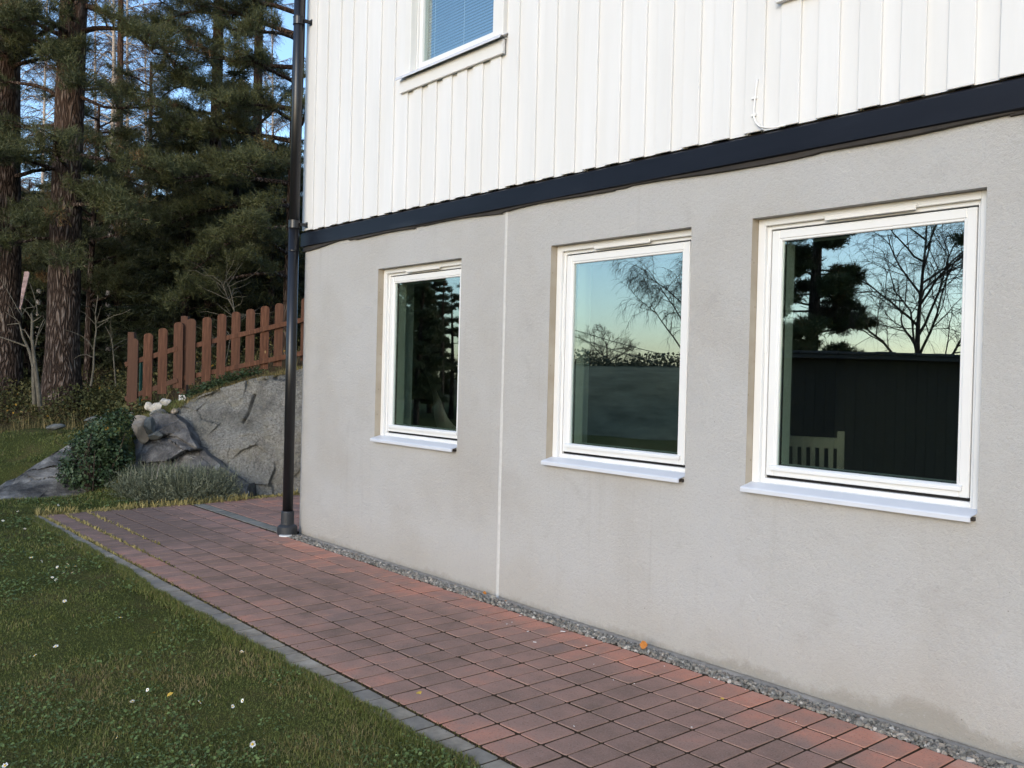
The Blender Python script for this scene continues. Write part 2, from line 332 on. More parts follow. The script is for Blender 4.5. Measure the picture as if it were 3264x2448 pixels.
def bark(name, cols, up=None):
    n = NT(name); co = n.coord((1, 1, 0.20))
    v = n.node('ShaderNodeTexVoronoi', feature='DISTANCE_TO_EDGE'); ns = n.node('ShaderNodeTexNoise'); n.put(ns.inputs['Vector'], co); ns.inputs['Scale'].default_value = 9
    ad = n.node('ShaderNodeMix', data_type='VECTOR'); ad.inputs[0].default_value = 0.16; n.put(ad.inputs[4], co); n.put(ad.inputs[5], ns.outputs['Color']); n.put(v.inputs['Vector'], ad.outputs[1]); v.inputs['Scale'].default_value = 21
    e = n.rng(v.outputs['Distance'], 0.01, 0.30)
    c = n.ramp(n.math('MULTIPLY', e, n.rng(n.noise(co, 26, 5, 0.7), 0.25, 0.7, 0.45, 1.1)), [(0.0, cols[0]), (0.35, cols[1]), (0.75, cols[2]), (1.0, cols[3])])
    if up: c = n.mix(n.rng(n.sep(n.coord())[2], 4.0, 8.0, 0, 0.8), c, up)
    n.bump(n.math('ADD', e, n.math('MULTIPLY', n.noise(co, 60, 3), 0.3)), 1.0, 0.035); return n.done(c, 0.95, 0.1)
PBARK = bark('pine_bark', [(0.032, 0.022, 0.016), (0.085, 0.058, 0.045), (0.155, 0.115, 0.092), (0.27, 0.22, 0.18)], (0.105, 0.058, 0.036))
SBARK = bark('spruce_bark', [(0.018, 0.014, 0.012), (0.045, 0.034, 0.028), (0.085, 0.066, 0.055), (0.13, 0.11, 0.095)])
n = NT('birch_bark'); co = n.coord((1, 1, 2.2)); c = n.ramp(n.noise(co, 7, 5, 0.7), [(0.36, (0.05, 0.04, 0.035)), (0.46, (0.42, 0.34, 0.27)), (0.7, (0.60, 0.50, 0.41))]); BBARK = n.done(c, 0.8, 0.2)
n = NT('twig_bark'); c = n.ramp(n.noise(n.coord(), 12, 4), [(0.3, (0.055, 0.036, 0.028)), (0.7, (0.11, 0.078, 0.062))]); TWIG = n.done(c, 0.9, 0.1)
n = NT('pale_sapling_bark'); c = n.ramp(n.noise(n.coord((1, 1, 0.4)), 22, 5, 0.7), [(0.3, (0.075, 0.062, 0.045)), (0.55, (0.155, 0.135, 0.10)), (0.75, (0.25, 0.22, 0.165))]); PALEB = n.done(c, 0.9, 0.1)
NEEDLE = leafy('pine_needles', [(0.0, (0.036, 0.036, 0.015)), (0.4, (0.066, 0.072, 0.026)), (0.75, (0.112, 0.118, 0.045)), (0.95, (0.16, 0.135, 0.058)), (1.0, (0.20, 0.10, 0.04))], 0.5)
SNEEDLE = leafy('spruce_needles', [(0.0, (0.022, 0.026, 0.012)), (0.5, (0.044, 0.052, 0.020)), (1.0, (0.085, 0.086, 0.034))], 0.6)
IVY = leafy('dark_shrub_leaves', [(0.0, (0.022, 0.038, 0.014)), (0.5, (0.042, 0.068, 0.026)), (0.9, (0.085, 0.115, 0.055)), (1.0, (0.36, 0.26, 0.04))], 0.4)
LAV = leafy('lavender_foliage', [(0.0, (0.075, 0.085, 0.050)), (0.5, (0.155, 0.168, 0.105)), (0.9, (0.25, 0.26, 0.175)), (1.0, (0.26, 0.20, 0.21))], 0.8)
UNDER = leafy('undergrowth_leaves', [(0.0, (0.040, 0.045, 0.014)), (0.45, (0.085, 0.085, 0.028)), (0.8, (0.14, 0.115, 0.042)), (0.95, (0.22, 0.155, 0.05)), (1.0, (0.50, 0.27, 0.04))], 0.8)
HEDGEM = leafy('hedge_leaves', [(0.0, (0.07, 0.068, 0.04)), (1.0, (0.15, 0.14, 0.085))], 0.8)
BANKM = simple('dry_bank_grass', (0.155, 0.15, 0.095), 1.0, 0.05, 0, 0.35, 1.5)
SHEDM = simple('black_stained_boards', (0.017, 0.0155, 0.0145), 0.7, 0.3, 0, 0.3, 6); TILEM = simple('dark_roof_tiles', (0.028, 0.028, 0.030), 0.6, 0.3, 0, 0.25, 6)
GALV = simple('galvanised_white', (0.62, 0.60, 0.57), 0.6, 0.3, 0, 0.35, 60); TEAL = simple('teal_paint', (0.012, 0.085, 0.062), 0.5, 0.4)
REDP = simple('flaking_pink_paint', (0.36, 0.25, 0.23), 0.9, 0.1, 0, 0.55, 12); WIRE = simple('black_wire', (0.02, 0.02, 0.02), 0.5, 0.3)
# ------------------------------------------------------------------ terrain
_gp = [(0, 1075, 10.5, 0.0), (60, 1070, 10.6, 0.02)]
GP = []
for xv, yv, t in [(0, 940, 15), (100, 930, 14.5), (-200, 960, 15), (-500, 980, 15), (125, 884, 16), (20, 850, 17.2), (-200, 880, 17.5), (272, 893, 12.9), (395, 866, 12.9), (500, 826, 12.9), (650, 792, 13.0), (800, 760, 13.2),
                  (300, 850, 17), (450, 815, 17), (620, 770, 17), (330, 800, 24), (0, 800, 26), (600, 740, 24), (-300, 840, 24), (-600, 850, 24), (200, 770, 40), (600, 720, 40), (-300, 800, 40), (-700, 810, 40),
                  (0, 1005, 12.6), (100, 990, 12.6), (-250, 1010, 13), (190, 940, 13.2), (230, 905, 13.0), (180, 1000, 11.7)]:
    p = at(xv, yv, t); GP.append((p[0], p[1], p[2]))
for xv, yv, t, dz in [(320, 895, 12.0, -0.03), (370, 884, 12.1, -0.03), (300, 908, 11.95, -0.03), (420, 856, 12.5, -0.05), (500, 834, 12.6, -0.05), (580, 814, 12.65, -0.05), (660, 795, 12.7, -0.05), (-100, 1072, 10.9, -0.05), (-30, 1072, 10.9, -0.06), (30, 1070, 10.9, -0.06), (80, 1068, 10.9, -0.05), (130, 1064, 10.9, -0.05), (60, 1030, 11.6, -0.12), (110, 1010, 11.7, -0.14), (0, 1052, 11.5, -0.08)]:
    p = at(xv, yv, t); GP.append((p[0], p[1], p[2] + dz))
for x in np.arange(-10, 6, 2.0):
    for y in (-14, -8, -4, -1.0, 1.5, 5): GP.append((x, y, -0.01))
for x, y in [(-11, -3), (-11, -6), (-11.2, -1.7), (-12, -5), (-13, -7), (-14, -4.2), (-10.6, 0.3), (-10.4, 1.4), (-10.4, 2.5), (-10.6, 4), (-10.6, -0.6), (-11, -1.2), (-10.2, 7), (-9, 9)]: GP.append((x, y, 0.0))
for x in (-60, -40, -20, 0, 20, 40):
    for y in (-60, -35, -20): GP.append((x, y, 0.15 if y > -30 else 0.5))
for x, y in [(20, 0), (20, 30), (0, 20), (0, 60), (40, 40), (60, -30)]: GP.append((x, y, 0.2))
GP = np.array(GP)
def ground_z(x, y):
    x = np.asarray(x, float); y = np.asarray(y, float); sh = x.shape; x = x.ravel(); y = y.ravel(); out = np.empty(len(x))
    for i in range(0, len(x), 20000):
        d2 = (x[i:i+20000, None] - GP[None, :, 0]) ** 2 + (y[i:i+20000, None] - GP[None, :, 1]) ** 2 + 0.02
        w = d2 ** -1.7; out[i:i+20000] = (w * GP[None, :, 2]).sum(1) / w.sum(1)
    flat = np.clip((x + 10.35) / 0.3, 0, 1) * np.clip((x + 12) / 1, 0, 1)
    out = out * (1 - flat) + flat * -0.008
    tt = x * CF[0] + (y - CP[1]) * CF[1]; xv = 1106 + (x * CR[0] + (y - CP[1]) * CR[1]) / np.maximum(tt, 1) * 1959
    cl = np.clip((xv - 285) / 40, 0, 1) * np.clip((12.15 + 0.0005 * (xv - 350) - tt) / 0.12, 0, 1) * np.clip((tt - 5) / 2, 0, 1)
    out = np.where(cl > 0, np.minimum(out, out * (1 - cl) - 0.05 * cl), out)
    return out.reshape(sh)
def paved(x, y):
    front = (x > -10.12) & (x < 4) & (y > -1.80) & (y < 0.0)
    back = (x > -10.22 - 0.10 * np.clip(y, 0, 9)) & (x < -7.8) & (y >= -0.1) & (y < 8)
    return front | back
def axis(lo, hi, fine):
    a = list(np.arange(fine[0], fine[1], 0.14)); s = 0.18
    while a[-1] < hi: a.append(a[-1] + s); s *= 1.16
    s = 0.18
    while a[0] > lo: a.insert(0, a[0] - s); s *= 1.16
    return np.array(a)
gx = axis(-160, 120, (-15, -1)); gy = axis(-160, 140, (-6, 4)); gx = np.sort(np.concatenate([gx, [-10.12, -10.16]])); gy = np.sort(np.concatenate([gy, [-1.80, -1.84]]))
GX, GY = np.meshgrid(gx, gy, indexing='ij'); GZ = ground_z(GX, GY)
far = np.clip((np.hypot(GX + 4, GY) - 9) / 10, 0, 1); GZ += far * 0.5 * fbm(n3(GX, GY, 0, 0.35), 4) + 0.02 * (GX < -10.3) * fbm(n3(GX, GY, 3, 2.2), 3)
pv = paved(GX, GY) | ((GX > -7.85) & (GY > -1.8)); GZ = np.where(pv, -0.09, GZ)
s_ = GX * CR[0] + (GY - CP[1]) * CR[1]; t_ = GX * CF[0] + (GY - CP[1]) * CF[1]
forest = np.clip((t_ - 14.6 + 1.2 * fbm(n3(GX, GY, 0, 0.8), 3)) / 1.2, 0, 1) * np.clip((GX * -1 - 10) / 2, 0, 1)
ni, nj = GX.shape; I, J = np.meshgrid(np.arange(ni - 1), np.arange(nj - 1), indexing='ij'); q = I * nj + J
mk('ground', np.stack([GX, GY, GZ], -1).reshape(-1, 3), np.stack([q, q + nj, q + nj + 1, q + 1], -1).reshape(-1, 4), SOIL, smooth=True, attrs={'forest': forest.ravel()}, kind='structure')

# ------------------------------------------------------------------ paving: stack bond, 143 x 215 mm
PX, PY = 0.1437, 0.2155
bed = MB(); bed.box(-10.12, 3.0, -1.855, -0.17, -0.08, -0.0022); bed.box(-10.35, -7.86, -0.165, 6.0, -0.08, -0.0026)
paving = bed.build('paving', JOINT, None, kind='structure')
def paver_mesh(name, lx, ly, seed, mat):
    r = np.random.default_rng(seed); a, c = lx / 2, ly / 2; k = 0.0055
    o = np.array([(-a + k, -c), (a - k, -c), (a, -c + k), (a, c - k), (a - k, c), (-a + k, c), (-a, c - k), (-a, -c + k)]) + r.normal(0, 0.0013, (8, 2)); i_ = o * np.array([1 - 0.0022 / a, 1 - 0.0022 / c])
    top = np.concatenate([i_, (i_[:, :1] * r.normal(0, 0.006) + i_[:, 1:] * r.normal(0, 0.004) + 0.001)], 1); mid = np.concatenate([o, top[:, 2:] - 0.0025], 1); low = np.concatenate([o, np.full((8, 1), -0.05)], 1)
    n = np.arange(8); q = (n + 1) % 8; v = np.concatenate([top, mid, low])
    return fix(mesh_arr(name, v, [n[None], np.stack([n + 8, q + 8, q, n], -1), np.stack([n + 16, q + 16, q + 8, n + 8], -1)], mat))
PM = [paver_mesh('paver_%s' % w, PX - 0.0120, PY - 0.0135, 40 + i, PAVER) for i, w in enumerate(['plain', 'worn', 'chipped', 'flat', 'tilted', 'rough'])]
GM = [paver_mesh('grey_paver_%s' % w, PX - 0.010, PX - 0.012, 60 + i, GPAVER) for i, w in enumerate(['plain', 'worn', 'chipped'])]
SM = [paver_mesh('dark_grey_paver_%s' % w, PX - 0.0125, PX - 0.0125, 70 + i, SPAVER) for i, w in enumerate(['plain', 'worn', 'chipped'])]
slots = []      # x, y, grey?, rotated
X0 = -3.215
for i in range(-48, 40):
    cx = X0 + (i + 0.5) * PX
    if cx < -10.08 or cx > 2.6: continue
    for j in range(7):
        cy = -0.190 - (j + 0.5) * PY
        if cx < -7.70 and j == 0 and cx > -7.95: pass
        slots.append((cx, cy, False, 0))
    slots.append((cx, -1.708 - PX / 2, 1, 0))
for i in range(0, 17):            # the part round the corner of the house, laid the other way
    cx = -7.98 - i * PX
    if cx < -10.15: continue
    for j in range(0, 24):
        cy = -0.185 + 0.02 + (j + 0.5) * PX if False else -0.165 + (PX / 2 if j == 0 else PX + (j - 0.5) * PY)
        if cx < -10.10 and cy < 0: continue
        slots.append((cx, cy, 2 * (j == 0), 0))
def view_size(x, y):
    t = x * CF[0] + (y - CP[1]) * CF[1] + 1.55 * 0.0101; s = x * CR[0] + (y - CP[1]) * CR[1]
    vis = (t > 0.5) & (abs(s / t) < 0.60) & (1.55 / t < 0.45); return (1 / t ** 3 if vis else 0)
slots.sort(key=lambda s: -view_size(s[0], s[1])); rest = MB(); restg = MB(); rests = MB(); rests.box(-9, -8.99, 0.5, 0.51, -0.07, -0.06)
for k, (x, y, g, r) in enumerate(slots):
    mesh = (SM if g == 2 else GM if g else PM)[rng.integers(0, 3 if g else 6)]
    if k < 290:
        o = bpy.data.objects.new(('dark_grey_paver' if g == 2 else 'grey_paver') if g else 'paver', mesh); o.location = (x + rng.normal(0, 0.0012), y + rng.normal(0, 0.0016), rng.uniform(-0.0003, 0.0014)); o.rotation_euler = (0, 0, rng.normal(0, 0.006) + (math.pi if rng.random() < 0.5 else 0)); finish(o, paving)
    else:
        me = mesh; v = np.empty(len(me.vertices) * 3, np.float32); me.vertices.foreach_get('co', v); v = v.reshape(-1, 3) + np.array([x + rng.normal(0, 0.001), y + rng.normal(0, 0.0015), rng.uniform(-0.0003, 0.0014)])
        fs = [list(p.vertices) for p in me.polygons]; (rests if g == 2 else restg if g else rest).add(v, [[f for f in fs if len(f) == 4], [f for f in fs if len(f) == 8]])
rest.build('distant_pavers', PAVER, paving, kind='stuff'); restg.build('distant_grey_pavers', GPAVER, paving, kind='stuff'); rests.build('dark_grey_paver_row', SPAVER, paving, kind='stuff')

# ------------------------------------------------------------------ crushed stone strip along the wall
def ico():
    p = (1 + 5 ** 0.5) / 2
    v = np.array([(-1,p,0),(1,p,0),(-1,-p,0),(1,-p,0),(0,-1,p),(0,1,p),(0,-1,-p),(0,1,-p),(p,0,-1),(p,0,1),(-p,0,-1),(-p,0,1)], float); v /= np.linalg.norm(v[0])
    f = np.array([(0,11,5),(0,5,1),(0,1,7),(0,7,10),(0,10,11),(1,5,9),(5,11,4),(11,10,2),(10,7,6),(7,1,8),(3,9,4),(3,4,2),(3,2,6),(3,6,8),(3,8,9),(4,9,5),(2,4,11),(6,2,10),(8,6,7),(9,8,1)])
    return v, f
IV, IF = ico()
def stones(name, c, size, mat, parent=None, seed=0, jag=0.25, **kw):
    r = np.random.default_rng(seed); n = len(c)
    v = IV[None] * (1 + r.uniform(-jag, jag, (n, 12, 1))) * r.uniform(0.6, 1.25, (n, 1, 3))
    a, b = r.uniform(0, 6.28, n), r.uniform(0, 6.28, n); ca, sa, cb, sb = np.cos(a), np.sin(a), np.cos(b), np.sin(b)
    R = np.stack([np.stack([ca, -sa, 0 * a], -1), np.stack([sa * cb, ca * cb, -sb], -1), np.stack([sa * sb, ca * sb, cb], -1)], 1)
    v = np.einsum('nij,nkj->nki', R, v) * np.asarray(size)[:, None, None] + np.asarray(c)[:, None]
    f = (IF[None] + (np.arange(n) * 12)[:, None, None]).reshape(-1, 3)
    return mk(name, v.reshape(-1, 3), f, mat, parent, **kw)
ng = 9000; gxs = rng.uniform(-7.95, 0.6, ng); gys = rng.uniform(-0.186, -0.030, ng); sz = rng.uniform(0.0065, 0.0135, ng) * (1 + 0.5 * (rng.random(ng) < 0.1))
heap = 0.012 * fbm(n3(gxs, gys, 0, 4.0), 3); gzs = -0.013 + heap + rng.uniform(-0.008, 0.006, ng) + 0.008 * (gys < -0.07) - 0.012 * (gys > -0.05)
stones('gravel', np.stack([gxs, gys, gzs], -1), sz, GRAVEL, None, 3, label='strip of grey crushed stone between the brick paving and the plaster wall', cat='gravel', kind='stuff')

# ------------------------------------------------------------------ the house
house = empty('house', (-2.5, 0, 0), 'two storey house with white board siding over a grey plastered ground floor', 'house')
def H(o): o.location = (2.5, 0, 0); return o
XL, XR, ZT = -7.84, 3.6, 2.74
OPS = [(-6.53, -5.378), (-4.404, -3.246), (-2.843, -1.659)]; OZ0, OZ1 = 1.0, 2.408
def wall_grid(y, flip, x0=XL):
    xs = [x0] + [v for o in OPS for v in o] + [XR]; zs = [-0.004, OZ0, OZ1, ZT]
    fine = []
    for a, b in zip(xs[:-1], xs[1:]):
        fine += list(np.linspace(a, b, max(2, int((b - a) / 0.12)))[:-1])
    fine.append(xs[-1]); fz = []
    for a, b in zip(zs[:-1], zs[1:]): fz += list(np.linspace(a, b, max(2, int((b - a) / 0.12)))[:-1])
    fz.append(zs[-1]); fx = np.array(fine); fz = np.array(fz)
    Xg, Zg = np.meshgrid(fx, fz, indexing='ij'); v = np.stack([Xg, np.full_like(Xg, y), Zg], -1)
    q = []
    for i in range(len(fx) - 1):
        cx = (fx[i] + fx[i+1]) / 2
        for j in range(len(fz) - 1):
            cz = (fz[j] + fz[j+1]) / 2
            if OZ0 < cz < OZ1 and any(a < cx < b for a, b in OPS): continue
            k = i * len(fz) + j; c = (k, k + len(fz), k + len(fz) + 1, k + 1); q.append(c[::-1] if flip else c)
    return v.reshape(-1, 3), q
pw = MB(); v, q = wall_grid(0.0, False, XL + 0.018)
d = 0.0035 * fbm(n3(v[:, 0], v[:, 2], 1, 1.6), 3); inner = np.array([min([abs(x - e) for o in OPS for e in o]) > 0.02 and abs(z - OZ0) > 0.02 and abs(z - OZ1) > 0.02 and x > XL + 0.05 for x, y, z in v]); v[:, 1] += d * inner
pw.add(v, [q])
for a, b in OPS:      # top of the recess
    pw.add([(a, 0, OZ1), (b, 0, OZ1), (b, 0.13, OZ1), (a, 0.13, OZ1)], [[(0, 3, 2, 1)]])
for k in range(4):      # rounded arris at the corner
    a0, a1 = k * math.pi / 8, (k + 1) * math.pi / 8; r_ = 0.018
    c0 = (XL + r_ - r_ * math.sin(a0), r_ - r_ * math.cos(a0)); c1 = (XL + r_ - r_ * math.sin(a1), r_ - r_ * math.cos(a1))
    pw.add([(c1[0], c1[1], 0), (c0[0], c0[1], 0), (c0[0], c0[1], ZT), (c1[0], c1[1], ZT)], [[(0, 1, 2, 3)]])
pw.add([(XL, 9, 0), (XL, 0.018, 0), (XL, 0.018, ZT), (XL, 9, ZT)], [[(0, 1, 2, 3)]])
v, f = pw.data(); H(mk('plaster_wall', v, f, PLASTER, house))
for a, b in OPS:
    v = [(a, 0.13, OZ1), (a, 0.0, OZ1), (a, 0.0, OZ0), (a, 0.13, OZ0), (b, 0.13, OZ0), (b, 0.0, OZ0), (b, 0.0, OZ1), (b, 0.13, OZ1)]
    H(mk('recess_side', v, [np.array([(0, 1, 2, 3), (3, 2, 5, 4), (4, 5, 6, 7)])], REVEAL, house))
ft = MB()
xs = np.linspace(XL + 0.01, 1.5, 90); yo = -0.030 - 0.016 * np.clip((xs + 5.2) / 3, 0, 1) + 0.010 * fbm(n3(xs, xs * 0, 5, 3.5), 3)
for a, b, y0, y1 in zip(xs[:-1], xs[1:], yo[:-1], yo[1:]):
    ft.add([(a, y0, -0.016), (b, y1, -0.016), (b, 0.02, -0.006), (a, 0.02, -0.006), (a, y0, -0.1), (b, y1, -0.1)], [[(0, 1, 2, 3), (4, 5, 1, 0)]])
v, f = ft.data(); H(mk('footing', v, f, CONC, house))
# vertical expansion joint filled with pale sealant
zs = np.linspace(-0.012, 2.70, 70); sj = MB(); w = 0.0130 + 0.007 * (fbm(n3(zs, 0 * zs, 2, 3), 4) + 0.2); xc = -4.870 + 0.006 * fbm(n3(zs, 0 * zs, 9, 1.2), 3)
w = w * np.where(zs > 1.3, 0.85, 1.2)
vv = np.concatenate([np.stack([xc - w, zs * 0 - 0.001, zs], -1), np.stack([xc, zs * 0 - 0.006, zs], -1), np.stack([xc + w, zs * 0 - 0.001, zs], -1)]); m_ = len(zs); i = np.arange(m_ - 1)
H(mk('sealant_joint', vv, np.concatenate([np.stack([i, i + m_, i + m_ + 1, i + 1], -1), np.stack([i + m_, i + 2 * m_, i + 2 * m_ + 1, i + m_ + 1], -1)]), SEAL, house, smooth=True))

# siding: overlapping boards (board on board)
RE = [-7.71, -7.493, -7.257, -7.042, -6.815, -6.579, -6.36, -6.155, -5.958, -5.757, -5.561, -5.373, -5.184, -4.982, -4.79, -4.597, -4.407, -4.213, -4.023, -3.827, -3.622, -3.419, -3.22, -3.01, -2.799, -2.588, -2.373, -2.157, -1.945, -1.727, -1.51, -1.295, -1.08, -0.865, -0.65, -0.435, -0.22, 0.0, 0.2, 0.4, 0.6, 0.8]
SB0, STOP, FY, BT = 2.857, 5.7, -0.022, 0.016
UW = (-6.17, -4.95, 3.79)          # upper window zone x0, x1, foot of its trim
TR2 = (-2.70, -1.20, 3.487)
sc = (4.068 + FY) / 4.068
prevR = XL - 0.028
for i, R_ in enumerate(RE):
    R_ = R_ * sc; w = 0.114 + rng.normal(0, 0.0015); L_ = R_ - w
    if i == 0: L_ = XL - 0.022
    top = STOP; cx = (L_ + R_) / 2
    if UW[0] + 0.05 < cx / sc < UW[1] - 0.02: top = UW[2] + 0.002
    if TR2[0] < cx / sc < TR2[1]: top = TR2[2] + 0.002
    zb = SB0 + rng.normal(0, 0.0015)
    m = MB(); m.box(L_, R_, FY, FY + BT, zb, top, 0.0025); H(m.build('siding_board', SIDING, house))
    if i + 1 < len(RE):
        nl = RE[i + 1] * sc - 0.114; tb = STOP; cb = (R_ + nl) / 2 / sc
        if UW[0] - 0.01 < cb < UW[1] - 0.02: tb = UW[2] + 0.09
        if TR2[0] < cb < TR2[1]: tb = TR2[2] + 0.09
        m = MB(); m.box(R_ - 0.020, nl + 0.020, FY + BT + 0.0003, FY + BT + 0.022, zb - 0.001 + rng.normal(0, 0.001), tb); H(m.build('backing_board', SIDING, house))
m = MB(); m.box(XL - 0.020, XR, FY + 2 * BT + 0.004, 0.14, SB0 - 0.12, 3.76); m.box(XL - 0.02, -6.12, FY + 2 * BT + 0.004, 0.14, 3.76, STOP); m.box(-4.96, XR, FY + 2 * BT + 0.004, 0.14, 3.76, STOP); m.box(-6.12, -4.96, FY + 2 * BT + 0.004, 0.14, 5.45, STOP)
H(m.build('sheathing', LINING, house))
m = MB(); m.box(XL - 0.022, XL, 0.025, 9, SB0, STOP); m.box(XL, XR, 8.9, 9, 0, STOP); m.box(XR, XR + 0.05, -0.02, 9, 0, STOP); H(m.build('rear_siding', SIDING, house))
m = MB(); m.box(XL - 0.3, XR + 0.3, -0.30, 9.4, STOP, STOP + 0.12); H(m.build('roof', FLASH, house))
# flashing in lapped lengths and a wavy lining under it
ends = [XL - 0.025, -5.93, -4.02, -2.42, -0.4, 1.4]
for k, (a, b) in enumerate(zip(ends[:-1], ends[1:])):
    n_ = 24; xs = np.linspace(a, b + 0.012, n_); y0 = -0.030 - 0.0012 * (k % 2); wob = 0.0025 * fbm(n3(xs, xs * 0, k * 3.1, 2.0), 3)
    prof = [(-0.004, 2.846), (y0 + 0.006, 2.836), (y0, 2.830), (y0 - 0.003, 2.712), (y0 + 0.010, 2.706), (y0 + 0.012, 2.709), (y0 - 0.001, 2.714), (y0 + 0.003, 2.828), (-0.004, 2.842)]
    P = np.array(prof); v = np.stack([np.repeat(xs, len(P)), (P[None, :, 0] + wob[:, None]).ravel(), (P[None, :, 1] + wob[:, None] * 0.8).ravel()], -1)
    ii, jj = np.meshgrid(np.arange(n_ - 1), np.arange(len(P) - 1), indexing='ij'); q = ii * len(P) + jj
    me = mesh_arr('flashing', v, np.stack([q, q + len(P), q + len(P) + 1, q + 1], -1).reshape(-1, 4), FLASH); H(finish(bpy.data.objects.new('flashing', me), house))
le = [(XL - 0.014, -6.98, 0.050, 0.010), (-7.0, -5.97, 0.018, 0.026), (-5.99, -4.9, 0.012, 0.030), (-4.92, -3.83, 0.026, 0.014), (-3.85, -2.55, 0.016, 0.030), (-2.57, -1.55, 0.030, 0.018), (-1.57, 0.2, 0.02, 0.03)]
for k, (a, b, d0, d1) in enumerate(le):
    xs = np.linspace(a, b, 26); u_ = np.linspace(0, 1, 26); dz = d0 * (1 - u_) ** 1.5 + d1 * u_ + 0.007 * np.sin(u_ * 5.1 + k) * (u_ > 0.1) + 0.004 * fbm(n3(xs, xs * 0, k, 4), 2); dz = np.clip(dz, 0.006, 0.08)
    yy = -0.016 - 0.004 * (k % 2); m = len(xs)
    v = np.concatenate([np.stack([xs, xs * 0 + yy + 0.004, xs * 0 + 2.735], -1), np.stack([xs, xs * 0 + yy - 0.008 * np.sin(u_ * 3.1), 2.712 - dz], -1), np.stack([xs, xs * 0 - 0.001, 2.712 - dz - 0.003], -1)]); i = np.arange(m - 1)
    me = mesh_arr('lining_strip', v, np.concatenate([np.stack([i, i + m, i + m + 1, i + 1], -1), np.stack([i + m, i + 2 * m, i + 2 * m + 1, i + m + 1], -1)]), LINING); H(finish(bpy.data.objects.new('lining_strip', me), house))

